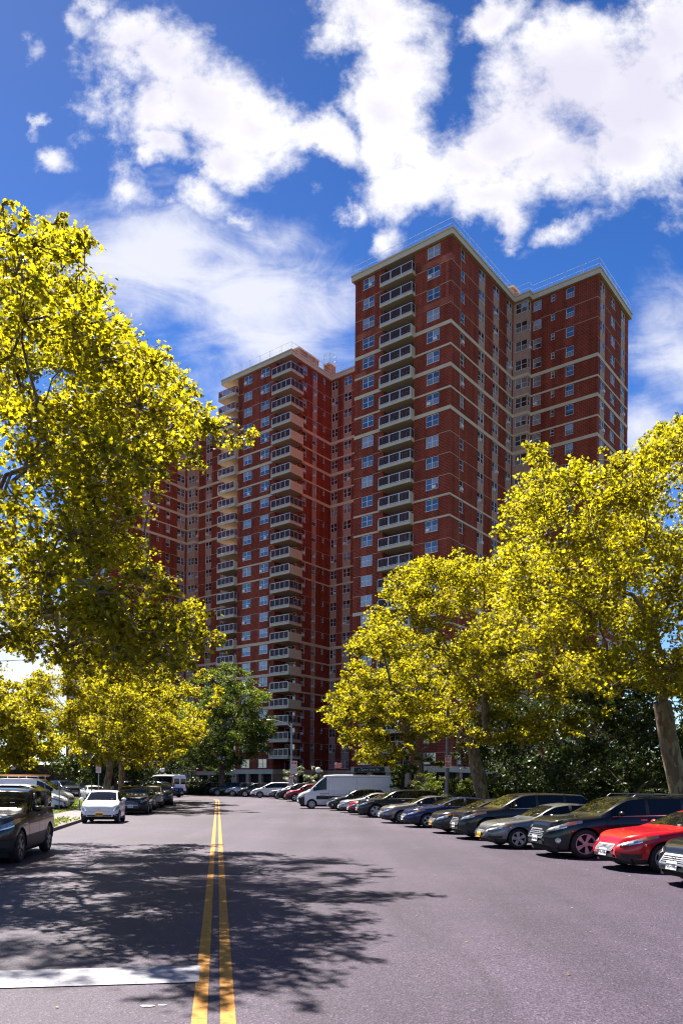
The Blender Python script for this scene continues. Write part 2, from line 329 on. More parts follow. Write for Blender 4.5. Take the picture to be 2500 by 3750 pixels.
def tree(name,base,fork,r0,clumps,nleaf,size,kind,lm,bm,seed,label,cat='tree',group=None,lean=(0,0),up=.7,rough_twigs=9,dens=1.0,squash=.62):
    """trunk with limbs running to each foliage clump; leaves hang in sprays along the twigs"""
    rnd=random.Random(seed);rng=np.random.default_rng(seed)
    bx,by=base;bz=gz(by);root=empty(name,(bx,by,bz),0,label,cat,group)
    B=Vector((0,0,0));Fk=Vector((lean[0],lean[1],fork-bz))
    cl=[(Vector((x-bx,y-by,z-bz)),r) for x,y,z,r in clumps]
    cl.sort(key=lambda c:(c[0]-Fk).length)
    nodes=[Fk];par=[-1];rad_n=[0]
    for p,r in cl:
        best,bi=1e9,0
        for i,q in enumerate(nodes):
            d=(p-q).length+.55*(q-Fk).length
            if i==0:d*=1.15
            elif cl[i-1][1]<.45:d+=4
            # do not run limbs downward too steeply
            if d<best:best,bi=d,i
        nodes.append(p);par.append(bi)
    cnt=[1]*len(nodes)
    for i in range(len(nodes)-1,0,-1):cnt[par[i]]+=cnt[i]
    tot=cnt[0];rr=[max(.014,min(r0*.40,r0*.80*(c/tot)**.58)) for c in cnt]
    cm=[0]*len(nodes)
    for i in range(1,len(nodes)):cm[par[i]]=max(cm[par[i]],rr[i])
    mb=MB();k=8
    pts=[];rs=[]
    for i in range(k+1):
        t=i/k;p=B.lerp(Fk,t);p.x+=.10*sin(2.3*t*PI+seed)*r0*2*t*(1-t)*2;pts.append(p);rs.append(r0*(1.28-.28*min(1,t*5)**.5)*(1-.16*t))
    pts.insert(0,B-Vector((0,0,.25)));rs.insert(0,r0*1.45)
    mb.tube(pts,rs,14)
    big=MB();twig=MB()
    for i in range(1,len(nodes)):
        a=nodes[par[i]];b=nodes[i];ra=min(rr[i]*1.12,rr[par[i]]*.95);rb=min(ra,cm[i]*1.0) if cm[i] else rr[i]*.45
        P=arc(a,b,rnd);n=len(P)
        RR=[ra+(rb-ra)*j/(n-1) for j in range(n)]
        if rb>.03:  # taper the tip off softly inside the fork
            e=(P[-1]-P[-2]).normalized();P=P+[P[-1]+e*rb*.8,P[-1]+e*rb*1.5];RR+=[rb*.75,rb*.25]
        (big if rr[i]>.05 else twig).tube(P,RR,8 if rr[i]>.05 else 5,cap=True)
    vol=np.array([r**2.2 for _,r in cl]);vol/=vol.sum();pos=[]
    for (p,r),w in zip(cl,vol):
        nl=max(6,int(nleaf*w));nt_=max(3,int(rough_twigs*(r/1.0)**.6))
        dirs=rng.normal(size=(nt_,3));dirs[:,2]+=.25;dirs/=np.linalg.norm(dirs,axis=1)[:,None];dirs[:,2]*=squash
        ends=np.array(p)+dirs*r*rng.uniform(.65,1.12,(nt_,1))
        for e in ends:
            twig.tube(arc(p,Vector(e),rnd,.05,.08,3),[.014,.011,.008,.004],4,cap=False)
        k_=rng.integers(0,nt_,nl);t=rng.beta(2.6,1.0,nl)[:,None]
        q=np.array(p)+(ends[k_]-np.array(p))*t+rng.normal(size=(nl,3))*r*np.array([.16,.16,.10])*dens
        q[:,2]-=rng.uniform(0,.1,nl)*r
        pos.append(q)
    pos=np.concatenate(pos)
    tr=mb.build('trunk',bm,root,smooth=60)
    big.build('limb',bm,root,smooth=60) if big.v else None
    cr=link(bpy.data.objects.new('crown',leaf_mesh('crown',pos,size,kind,lm,seed,up)),root)
    tag(twig.build('twigs',bm,cr),kind='stuff')
    return root
def parse(s):return [tuple(map(float,t.split(','))) for t in s.split()]
CL={}
CL['near']='-9.6,23.2,6.1,0.76 -6.4,21.5,11.7,0.99 -3.6,11.4,4.6,0.9 -6,17.9,12.9,0.8 -7.4,19,10.7,0.85 -7.1,18.5,13.3,0.86 -7.9,22.4,7.9,1.03 -7,21.8,6.1,0.87 -6.6,24.5,5.7,0.92 -6.7,17.8,5.7,0.83 -6.1,21.8,8,0.89 -7.4,23.4,11.6,0.92 -3.9,11.8,6.9,0.8 -3.8,14,8.8,0.92 -4.2,14.9,4.4,0.83 -6.2,19.9,13.4,0.86 -4.2,19.4,5.9,0.93 -7.4,18.9,9.8,0.88 -7.3,21,10.2,0.95 -7.9,20.4,15.1,1.01 -4.8,24,7.1,0.69 -8,21.1,16.5,0.83 -8.6,19.5,14.7,0.46 -6.8,18.4,6.9,0.87 -4.8,14.3,8.6,0.82 -5.4,16.3,7.9,0.95 -11.6,26.4,16.7,0.52 -5.8,16.2,4.6,0.72 -3.4,15.3,9.2,0.68 -4,17.2,9,0.36 -6.8,15.9,6.7,0.56 -8.9,25.3,6,0.79 -10.6,26.7,16.3,0.99 -7.7,21.8,15.4,1.01 -4.8,12.6,5.2,0.83 -8.7,24.8,16,0.95 -10.2,23.6,5.8,0.38 -8.2,23.5,9.9,0.89 -10.9,25.2,16.6,0.7 -6.4,15.1,11.7,0.59 -4.9,12.9,7.5,0.96 -8.9,20.9,14.8,0.79 -4.3,15.2,10.3,0.59 -6.7,21.3,8.6,1.03 -5.5,16.4,11,0.87 -5.8,20.6,9.4,0.85 -9.3,21.2,17.1,0.51 -5.1,24.8,12.5,0.52 -3.7,12.5,4.6,1.04 -10.7,26.7,8,1 -6.9,19.3,15.3,0.48 -3.8,22.9,6.2,0.36 -5.5,13.8,8.3,0.83 -5.2,18.4,5.1,0.89 -4.1,11.7,8.7,0.89 -6.4,15.4,12.3,0.72 -6.9,20.9,12.1,0.85 -7.2,22.7,8.5,0.85 -7.1,25.6,5.5,0.86 -3.4,16.2,4.4,0.43 -4.8,20.6,7.2,0.46 -9.9,22.5,8.5,0.4 -10.1,24.4,7.5,0.96 -6,25.7,13.8,1.04 -6,18.1,5.7,0.83 -3.5,13.2,8.2,0.87 -5.7,15.6,8,0.94 -8.9,23.6,8.8,1 -7,23.3,6,0.94 -4.4,13,9.3,0.92 -8.3,19.8,6.8,0.79 -5.8,19.6,12.1,0.79 -5.1,16.1,9.2,0.89 -5.2,17.2,7.4,0.78 -5.1,23,5.3,0.46 -4.8,23.3,6.1,1 -7.7,18.9,5.5,0.83 -10.2,22.9,11.4,0.35 -4,11.6,5.5,0.92 -6.8,20.7,7.9,0.84 -7.8,22.8,11.3,0.83 -5.9,24,8.5,0.6 -8.3,23.2,12.8,0.99 -5.3,23,13.8,0.72 -11.1,25.2,10.8,0.47 -10.7,24,8.6,0.28 -6.4,24.4,14.9,0.82 -5.7,17.2,9.2,0.83 -6.4,16.5,6.3,0.94 -10.9,24.7,7.2,0.39 -8.6,25.6,11.3,0.89 -6.3,18.5,14.5,0.59 -5,11.8,10.1,0.47 -8.8,26.4,10.6,0.96 -5.6,20.8,12.8,0.93 -3.4,15.2,5.6,0.37 -5.5,15.1,9,0.93 -8.3,23.5,14.4,1.04 -5,22.2,6.1,0.93 -6,16.8,11.3,0.87 -4.3,19.5,10.1,0.38 -7.8,25.8,5.4,0.32 -5.7,26,15.4,0.62 -8.8,26.6,13.8,0.93 -9,22,16.5,0.94 -3.2,12.5,6.9,0.49 -4.7,11.7,3.8,0.28 -7.5,20.6,5,0.47 -3.8,21.8,12.3,0.29 -8.7,23,16.3,0.99 -8.2,23,5.4,0.55 -7.4,26.2,7.2,0.89 -4.1,16,10.8,0.44 -7.2,26.5,12.2,0.83 -6.2,25.7,5.6,0.68 -3.6,16.6,9.1,0.55 -7.5,17.8,11.2,0.7 -10,24.7,16.4,0.94 -6,18.9,6.2,0.98 -2.9,12.7,4.3,0.82 -7.5,26.1,15.7,1.04 -6.6,15.7,11,0.63 -9.4,21.7,12.7,0.64 -3.9,13.1,3.7,0.3 -10.8,25.4,14.6,0.84 -3,14.1,4.5,0.53 -8.3,20.8,5.1,0.24 -3,15.4,4.2,0.24 -3.8,12.7,8.7,0.53 -5,12.1,9,0.53 -3,11.2,6.4,0.53 -5.1,14.5,11.6,0.53 -6.3,14.7,9.9,0.49 -5.7,12.9,11.4,0.24 -4.9,18.9,9.5,0.53 -5.4,16.2,13.2,0.24 -6.2,14.7,7,0.53 -5.8,12.9,10.7,0.24 -4.1,20.8,11.5,0.53 -3.2,13.3,3.9,0.4 -4,15.7,8.6,0.53 -3.8,11.3,9.6,0.24 -9.5,21.8,15.9,0.52 -4.1,18.5,4.4,0.24 -3.6,14.4,7.6,0.44 -4,15.7,6,0.53 -5.7,13.7,10,0.53 -4.5,16.5,8.2,0.53 -5.1,11.7,4.4,0.29 -4.5,20.6,12.3,0.53 -4.3,18.5,11.6,0.45 -5.9,13.9,4.5,0.39 -5.8,21.6,9.3,0.25 -3.8,17.7,10.9,0.44 -4.3,18,4.2,0.24 -5.4,12.7,4.3,0.4 -4.9,11.5,5.3,0.35 -3.8,22.8,12.2,0.49 -4.8,25,14.3,0.25 -5.8,17.6,4.3,0.24 -2.8,17,9.3,0.24 -4.7,11.1,5.9,0.4 -3.4,18,10.2,0.53 -7.7,18.1,11.8,0.53 -8.9,19.9,16.3,0.24 -3.3,11.9,5.9,0.24 -5.6,14.9,12.5,0.31 -9.7,21.6,13.7,0.24 -6.3,23.3,9.1,0.44 -5.1,12.7,10.6,0.53 -8.4,18.7,13,0.24 -6.3,24.4,9.4,0.24 -9.1,20.9,11.8,0.5 -5.5,23.1,10.4,0.24 -10.5,23.6,12.5,0.35 -2.4,10.9,3.6,0.33 -5.1,18.7,12.5,0.41 -6.5,17.9,14.5,0.24 -10.1,23,7.9,0.46 -10,23.4,6.9,0.53 -7,15.8,10.8,0.24 -6.3,20.3,5.2,0.53 -6.9,24.1,5,0.52 -6.1,15.3,4.5,0.41 -3.3,20.6,5.7,0.28 -8.1,18.5,13.7,0.41 -3.1,12.6,8.6,0.4 -4.4,12.9,3.8,0.29 -6.1,19.2,5,0.53 -8.7,19.6,12,0.31 -7.2,16.1,13.6,0.24 -5,19,4.8,0.53 -10.1,23.1,9.1,0.47 -12.3,25.5,7.7,0.92 -17.9,18.7,8.1,1.01 -15.4,15.3,11.4,1.02 -11.5,22.7,9.2,0.98 -16.8,14.6,9.2,0.96 -9.7,13.6,12.8,0.85 -15.9,17.7,12.3,1.08 -9.4,14.4,11.2,0.85 -14.7,16.1,9.8,0.98 -15.8,13.7,8,0.88 -14.5,22.9,12.7,1 -16.7,21,9.6,1.06 -13.7,21.8,6.9,0.96 -8.2,16.6,7,1.1 -14.5,19.7,14.6,1.04 -12.4,15.3,13.5,0.9 -17.2,20.4,6.1,0.87 -11.2,22.2,5.1,0.97 -16.4,20.6,8.2,0.99 -12.2,25.1,6.8,0.97 -14.9,20,10.7,0.98 -12.5,25.4,15,0.99 -14.3,14.7,10.1,0.94 -13.2,17.1,7.5,0.89 -12.2,22.4,11.3,1.01 -15.8,22.3,14,0.92 -11,14.7,9.1,1.08 -7,14.5,5.7,1 -14.8,23,8.1,0.95 -8.2,15.5,9.3,0.88 -16.6,16.4,15.4,1.04 -10.7,13.2,6.4,0.93 -17.7,18.6,5.9,0.98 -12.3,16.7,8.8,0.88 -15.6,19,14.3,1.03 -9.8,16.3,13.6,0.89 -12.8,21.8,12.9,0.95 -13.7,22.9,7.2,0.86 -14.2,13.5,5.6,1.05 -8.9,17.3,9.5,1.05 -16.3,22.2,12.3,1.01 -15.9,17,8.7,1.06 -14.7,20.6,11.3,0.87 -14.7,16.4,14.6,0.98 -16.7,19.1,9.6,0.86 -16.1,13.5,8.9,0.87 -10.7,15.8,10.4,1.08 -15.2,15,9.1,0.85 -13.1,15.4,11.5,0.95 -15.7,19.9,6.9,0.97 -15.5,21.8,11.3,0.97 -12.6,14.4,5.7,0.88 -13.9,16.7,6.1,1.1 -10.1,18.2,7.8,1.09 -14.2,13.8,11.2,1.02 -8.4,14.5,6.6,1.07 -7.8,14.4,13.1,0.85 -12.1,17.6,12.2,1.08 -9.1,17.6,8.3,1.04 -15.1,20.5,6,0.9 -14.5,13.3,7.1,0.91 -8.5,14.6,12.5,1.05 -16.5,22.9,5.3,0.99 -17.4,18.4,7.4,0.85 -16,16.4,13.9,1.06 -9.4,18.6,10.1,1.07 -8.5,14.7,7.5,0.88 -17.2,15.2,14,1 -10.8,21.9,11.7,0.97 -12,21.9,5.3,0.84 -17.2,19.3,15,0.84 -8.9,18.7,7.9,0.91 -17.2,15.8,10.6,0.98 -15.8,23.2,7.2,0.85 -15.9,23,12.6,1 -9.5,19.9,7,1.03 -12.7,16.4,10.5,0.98 -12.4,23.2,10.4,0.94 -17.3,21,8.7,1.1 -14.2,15.8,11.5,0.87 -15.7,23.8,7.7,0.92 -11.4,14.4,12.8,0.88 -14.8,17.6,15.4,0.9 -12.1,20.3,5,0.98 -16.7,21.1,11.4,1.03 -14.6,21.4,7.9,0.93 -9.2,14.4,9.5,1.06 -15.5,17.6,10.3,0.89 -13.5,24.1,14.1,0.98 -7.8,13.8,5.2,1.06 -11.2,19.6,13.6,0.96 -12.6,22.7,12.4,1.03 -13.4,19.8,6.6,0.85 -16.5,13.2,11,1.09 -7.3,15.3,9.2,0.97 -9.7,16.4,5.8,0.94 -14.1,14.9,14,1.08 -12.9,18.7,5.1,0.85 -13.7,16.8,15.2,1.08 -12.7,20.7,12.6,0.92 -9.8,16.7,12.4,1.01 -16.1,17.3,13.7,0.88 -15.9,23.5,9.3,0.88 -16.3,17.9,11.4,1.09 -8.8,16.2,5.8,1.05 -14.3,21.8,13.4,1.02 -12.1,18.8,15.1,0.9 -9.9,15.4,9.5,1.02 -6.3,13.5,6.3,1.02 -15.5,21.1,6.2,0.85 -14,24.8,15.5,1.04 -7.8,13.5,7.3,0.95 -10.1,17.4,5.2,1.09 -11.9,22.3,13.3,0.93 -15.5,14.1,14.9,1.04 -14.4,18.9,8,0.85 -16.4,13.1,6.8,1.04 -16.2,13.8,10,1.09 -14.9,18.2,13.2,1.08 -11.6,24.2,5.4,0.92'
CL['t3']='17.9,31.3,7.5,1.03 13.8,30.1,9,0.99 11.9,32,12.5,1.25 17.6,28.2,9.4,0.5 10.6,27.3,11.8,1.22 10.6,25.4,8.4,0.94 14.4,27,6,1.24 15.1,28.4,7.2,1.1 11,27,5.5,0.69 18,29.9,10.9,1.19 13,25.2,9.2,1.04 14.8,29.2,10.1,1.14 11.2,25,11.1,1.1 14.3,23.2,7.2,0.66 12.8,24.8,4.4,0.64 5,25.9,7.4,0.64 17.2,29.3,15.4,1.12 13.8,27.1,15.2,0.41 13.7,24.7,12.7,1.15 11,23.7,6,1.04 16.9,31.8,5.8,1.09 7.2,26.5,7.4,0.97 8.5,24.1,8.5,1.24 8.1,27.9,8.4,0.94 9.9,22.9,12,0.95 7.1,25.6,9.7,1.12 14.9,31.8,6.6,1.02 8.2,22.2,7.9,0.95 12.1,23.5,11.3,0.99 7.9,25,7.4,1.22 17.8,28.1,7,0.5 16.2,29.2,11.9,1.23 13,26.3,14,1.2 12,30.2,14.4,0.96 10.5,34.9,13.7,0.96 15.9,30,14.5,1.06 10.7,27.5,6.5,0.98 10,25.8,5.7,0.93 8.8,28.8,13.5,0.77 12.9,34.7,8.9,1.12 15.1,27,14.4,1.22 8.7,31.4,8.4,1.07 12.3,29.5,15.4,0.68 15.5,29.2,15.5,1.16 13.1,24.1,7.9,1.08 7.2,28.7,9.8,1.06 16.4,33.8,7.5,1.01 14.5,31.3,12.1,1.24 17.3,32.3,15.4,1.12 11.2,29.9,13.6,1.08 12.5,31.1,6,0.65 10.7,26.7,7.3,1.02 13.1,24,4.8,0.99 9.1,26.2,9.7,0.94 9.3,27.4,9.1,1.08 18.2,31,13.4,1.09 10.3,33,9.1,1.14 8.3,23.4,4.9,0.56 11.9,33.8,11,1.19 9.7,35.2,15.3,0.97 15.2,27.1,11.1,1.04 13,34.4,14.8,1.23 15.7,33.4,12.9,1.04 12.7,27.2,7.5,1.06 11.5,34.3,12,1 16.7,28.1,6.6,1.11 7.3,27.9,12.8,0.85 8.4,25.4,11.9,1.12 10.6,32.6,13,0.96 8.9,24,5.7,1.1 10.8,30.6,10.9,1.04 17.2,30.2,9.2,1.11 15.9,27.8,10.3,1.1 8.4,29.8,10.5,0.98 17.7,31.5,10.5,1.21 5.5,23.9,8.7,0.97 11.8,33.9,9.6,1.22 14.1,25,7.6,1.06 8.6,28,10.6,1.06 16.5,29.8,6.2,1.09 10.8,35.6,7.7,1.01 15.8,31.1,8,0.95 10.7,24.8,12.2,1.12 15.4,32.3,9.2,1.16 11.7,24.7,8.4,1.24 9.7,25,11.3,1.2 12.2,27.8,10.8,1.16 9.2,23.8,6.9,1.16 7.9,29.5,12.4,1.06 8.3,31.6,6.9,0.78 10.2,26.9,10,1.09 11.2,28.6,13.9,0.95 12.3,25,11.1,1.2 15.5,26.4,13,1.04 7.7,26.8,6.8,1.08 8.3,22.4,4.9,0.54 15.8,33.1,11.3,1.22 18.7,31.7,9.6,1.1 6.3,27.5,8.1,1.07 7.8,29.4,13.8,0.52 12.5,30.1,6.6,1.16 11.7,22.5,11.1,1.09 11.8,24.1,9.4,1.03 11.7,34.7,14.2,1.13 7.3,22.3,4.8,0.49 12.3,32.9,12.4,0.99 14.8,26.2,7.3,1.22 15.2,27.6,4.9,1.14 17,28,14.5,0.53 12.4,28.2,9.7,1.07 5.8,23.9,7.6,1.05 10,25.8,10.1,1.01 15.8,31.9,14.5,1.05 14.9,35.1,12.5,1.17 12.6,34.4,11.5,1.17 6.8,30.7,9.2,1.08 11.5,32.6,9.4,1.16 9.2,26.9,5.9,0.98 13.5,27.7,7.9,1.09 18.8,31.3,8.4,1.06 18.9,30.4,12.4,0.43 15.8,34.7,13.2,1.08 13.6,26.7,14.8,0.64 12.1,26.3,13.3,1.2 12.6,28.5,7.1,1.02 9,32,6.5,0.47 15.2,33.9,15.5,1.12 11.4,27.7,13.9,1.03 8.9,28.6,9,0.98 11,26.1,5.8,0.95 16.6,27.8,13.4,0.97 11.1,24.9,9.3,0.95 8,24.3,5.6,1.01 12.9,26.2,9.5,0.96 7.1,29.9,13,0.88 11.7,31.1,11.9,1.2 10.1,34.5,11,0.96 14,24.6,6.4,1.14 13.7,29.5,7.5,1.04 9.9,29.8,11.7,1.17 7.7,26.8,8.8,1.01 12.4,33.5,8.5,1 8.4,24.3,10.7,1.02 7.4,25.3,11.8,0.75 15.5,27.8,12.2,1.09 11.1,26.5,8.5,0.96 13.9,23.4,8.9,1.09 12.6,30.9,11,0.99 16.3,29.2,14.9,1.17 16.2,32.9,15.3,0.95 12.9,29,5.9,1.02 6.7,22.5,10.6,0.78 6.7,26.1,11.3,1.24 8,25.2,9.9,1.06 15.6,31.6,16,1.03 13.8,28.7,6.7,1.23 18.3,30.2,9,0.97 18.7,31.2,16.3,0.82 12.2,25.4,10.1,1.21 17.9,29.6,7.4,0.95 12,24.6,6.9,1.22 11.6,26,7.6,1.15 14.1,23.9,11.8,1 6.4,31.1,11,0.77 14.6,30.7,14.3,0.98 11.1,28.7,8.6,0.98 7.9,31.1,12.4,1.07 12,26.6,9.8,0.94 14.4,23.7,13.4,0.39 17.8,32.5,4.8,0.74 13.5,23.7,13.6,0.36 13,24.5,6.2,1.22 11.8,30.2,8.5,1.2 10.1,34.1,9.6,1.06 16.9,33.2,5.8,1.06 10.7,22.5,4.6,0.62 6.9,31.1,13.6,0.31 14.1,24.9,4.4,0.61 17.2,27.8,13.3,0.3 9.7,23,5.1,0.62 10.3,24.1,12.7,0.62 16,31.8,17.3,0.62 16.5,27.1,10.7,0.62 11.7,25.3,4.8,0.59 11.1,26.7,14.1,0.52 15.6,28,15.8,0.3 16.8,30,4.1,0.31 7.3,28.9,6.3,0.45 4.9,23.2,9.3,0.62 17.1,27,7.5,0.39 10.9,28.4,14.4,0.3 10.2,33.2,15.5,0.62 10.8,22.9,13,0.41 5.7,28.4,9.9,0.45 7.3,30.1,14.7,0.62 5.1,24.3,6.6,0.62 16.2,28.6,16.1,0.34 14.4,26.9,15.3,0.3 6,25.5,6,0.43 9.5,33.8,7,0.62 5.6,27.5,9.7,0.58 12,29,14.7,0.62 8.6,30,13.5,0.62 15.5,25,8.4,0.62 13.4,32,5.9,0.58 19.7,31.1,7.1,0.3 13.1,28.8,5,0.35 5.6,29.4,11.4,0.3 17,27.3,11.7,0.3 13.6,23.1,10.8,0.62 13.4,29.3,4.9,0.3 7.2,27.5,13.3,0.4 7.1,27.4,6.3,0.62 10.6,29.4,14.3,0.3 17.7,29,16,0.35 17.9,28.8,9.9,0.55 11.7,34,5.9,0.42 9.8,33.6,15.8,0.3 12,27.7,14.9,0.43 4.7,24.7,6.6,0.34 11.2,31.8,15,0.62 10.8,27.1,13.5,0.62 11.9,28.5,5.7,0.62 15.4,25.2,13.4,0.42 18.6,30.1,8,0.62 13.9,27,4.3,0.36 7.7,32.4,7.2,0.62 17.9,30.5,16.7,0.62 16.8,28.7,5.4,0.62 11.2,26.3,5.1,0.46 6.2,32.3,8.5,0.62 10.5,24.1,5.1,0.62 6.6,25.8,12.6,0.51 14.8,24.5,5.4,0.5 15.9,25.8,11.5,0.4 6.5,31.3,13,0.34 8.9,23.1,11.2,0.62 12.8,27.2,4.7,0.33 9.3,24.8,5.5,0.62 13.4,21.8,6.4,0.62 7.3,33.5,13.7,0.62 10.9,25.4,13.8,0.34 6.8,33.5,8.2,0.62 8.9,24.6,11.9,0.61 15,26.5,4.3,0.52 11.7,29.4,15.3,0.37 6.5,31.3,7.6,0.62 6.4,25.3,12.9,0.3 8.6,28,5.9,0.62 15.1,30.4,4.9,0.48 14.6,30.8,5.1,0.43 5.3,23.1,5.5,0.3 5.8,24.6,12.6,0.3 17.7,28.2,8.5,0.44 6.7,30.6,12.5,0.62 16.1,27.5,5.7,0.62 5.7,30.4,7.9,0.51 14.6,24,9.6,0.62 7.5,30.6,13.8,0.62 9.5,27.3,13.3,0.54 12.6,23.2,4.2,0.62 14.2,31.1,5.8,0.62 17.8,31.9,17.3,0.62 6.2,23.2,11.2,0.49 10.2,30.9,15.3,0.31 7.4,22.7,4.6,0.3 12.4,31.9,16.2,0.32 8,33.2,7.2,0.54 7.6,33.2,15,0.45 13.8,22.7,13.1,0.3 15.3,30.1,16.4,0.62'
CL['t1']='4.9,44.2,9.7,1.35 9.5,39,14.3,0.52 8.7,45.7,6,1.36 4.2,51.3,9.5,1.32 11.3,39.8,7.4,1.41 9.1,39.3,11.7,1.45 9.9,51.5,8.3,1.39 9.4,51.5,5,0.9 7.7,43.2,8.5,1.32 7.6,47.2,12.9,1.34 13.2,51.2,16.8,1.49 4.8,47.1,6.2,1.19 12.4,41,10.8,1.24 11.6,39.5,5,0.93 7.6,52.9,6,1.31 4.6,47.6,12.2,1.18 9,48.1,10.7,1.35 11.6,52.3,10,1.32 7.5,42.3,7.1,1.24 6.7,39.1,8.4,1.36 5.5,47.4,11.5,1.25 6.8,44.1,12.7,1.35 6.6,49.9,13.2,1.14 9.7,43.3,7.1,1.21 4.2,48.2,13.3,1.46 7.4,40.6,12.9,1.32 4.9,50.9,6.9,1.19 6,48.1,6.6,1.43 5.5,44.8,12.4,1.28 7,41.1,4.6,0.81 9,43.7,12.9,1.21 2.3,43,8.9,0.68 13.1,39,8.4,1.18 8.2,47.6,4.7,0.68 5.3,45.7,5.6,1.18 6.9,46.5,14.9,1.42 4.6,52.1,7.2,1.43 9.7,39.6,5.2,1.23 2.6,43.4,10,1.16 7.1,47.3,8.8,1.26 3.8,40.6,11.6,1.33 10.9,40,10.9,1.19 7.9,50.1,9.8,1.27 13.7,45,8.8,1.26 9,44.9,7.7,1.39 8.7,46.5,14.2,1.39 2.4,45,11.4,1.08 13.6,45.5,13.8,0.85 14.8,49.4,8.9,1.34 3.1,39.5,6.1,1.03 8.3,40.4,7,1.41 7.1,50.7,10.5,1.22 4.3,47.7,14.4,1.41 4.2,49.7,8.5,1.38 13.2,46.3,5,0.57 11.7,42.7,14,0.94 9.7,42.2,12.2,1.38 13.8,51.1,12.9,1.34 4.7,39.2,12.6,1.22 7,44,14.5,1.03 11.9,50.8,12,1.43 10.8,49.2,11.5,1.45 8.8,52.6,8.2,1.3 5.3,49.1,15.1,1.38 4.7,42.6,13.8,0.84 5.1,43.3,5.4,1.1 8.9,38.9,7.3,1.25 7.5,41.9,10,1.34 9.2,42.8,14.8,0.66 14,48.5,14.1,1.37 15.1,49.7,14.8,0.76 10.5,40.5,9.2,1.31 7.3,48.6,8,1.34 4.4,47.9,8.9,1.19 13.6,40.6,7.8,1.47 10,45.4,8.5,1.24 12.8,46.6,7.3,1.4 1.9,42.4,9.8,0.47 2.7,40.3,12.2,0.81 12.3,41.5,7,1.2 8.7,50.6,7.8,1.41 10.3,44.6,15,1.2 8.8,41.7,9,1.22 7.6,47.2,10.1,1.36 9.6,49.3,9.8,1.13 3.7,47.8,6.8,0.98 6.1,40,12.6,1.33 11.6,49.1,5,0.93 7.7,52.2,7,1.45 8.2,45.8,7.1,1.17 10.3,48.2,12.2,1.24 14.9,44.1,7.4,1.19 4.2,40.9,6.2,1.3 3.9,41.3,13.2,0.81 2.5,41.2,10,1.26 5.7,39.1,13.6,0.38 8,42.4,4.5,0.75 10.4,41.1,4.8,0.75 15.5,50.8,5.3,0.38 9.5,43.2,4.7,0.75 3.1,49.5,15.1,0.41 6.7,39.8,4,0.38 8.8,39.5,14,0.63 3.7,39.5,13.1,0.38 15.1,46.4,12.9,0.64 2.6,48.1,10.2,0.75 5.2,50.7,16.5,0.46 10.9,45.5,4.7,0.75 8.7,50.3,4.8,0.57 2.7,42.3,7.1,0.56 13.3,40.6,11.2,0.73 12.7,41.6,12.3,0.75 14.2,41.7,6,0.5 8.4,40.8,13.6,0.75 4.4,49.2,15.7,0.54 6.8,44.8,4.4,0.38 2.6,49.6,12.3,0.75 3.4,43.3,13.7,0.64 9.8,45.5,4.8,0.75 16.2,47.4,11.8,0.75 13.7,43.9,12.5,0.75 5.3,40.2,4.7,0.69 14.6,49.7,5.3,0.59 11,39.2,12.8,0.75 1.9,43.5,10.1,0.4 12.6,39.2,5.5,0.75 13.4,44.9,5.7,0.75 15.3,45.5,5.4,0.38 12,43.6,14.4,0.73 10.7,49.8,5.1,0.75 3.1,48.3,8.1,0.75 2.8,46,13.1,0.75 16.1,46.6,9.7,0.75 5.1,43.9,4.7,0.38 2.7,45.4,7.2,0.38 2.6,45.2,8.1,0.59 2.7,50.6,8.8,0.41 5,46.4,14.8,0.75 16,47.8,6.8,0.75 9.9,42.3,4.3,0.52 4.7,42.8,4.9,0.44 4.6,40.5,13.1,0.75 13.7,40,8.8,0.75 12.8,50.2,17.3,0.75 2.8,49.4,10.6,0.75 1.9,39.8,10.8,0.67 14.7,47.1,14,0.54'
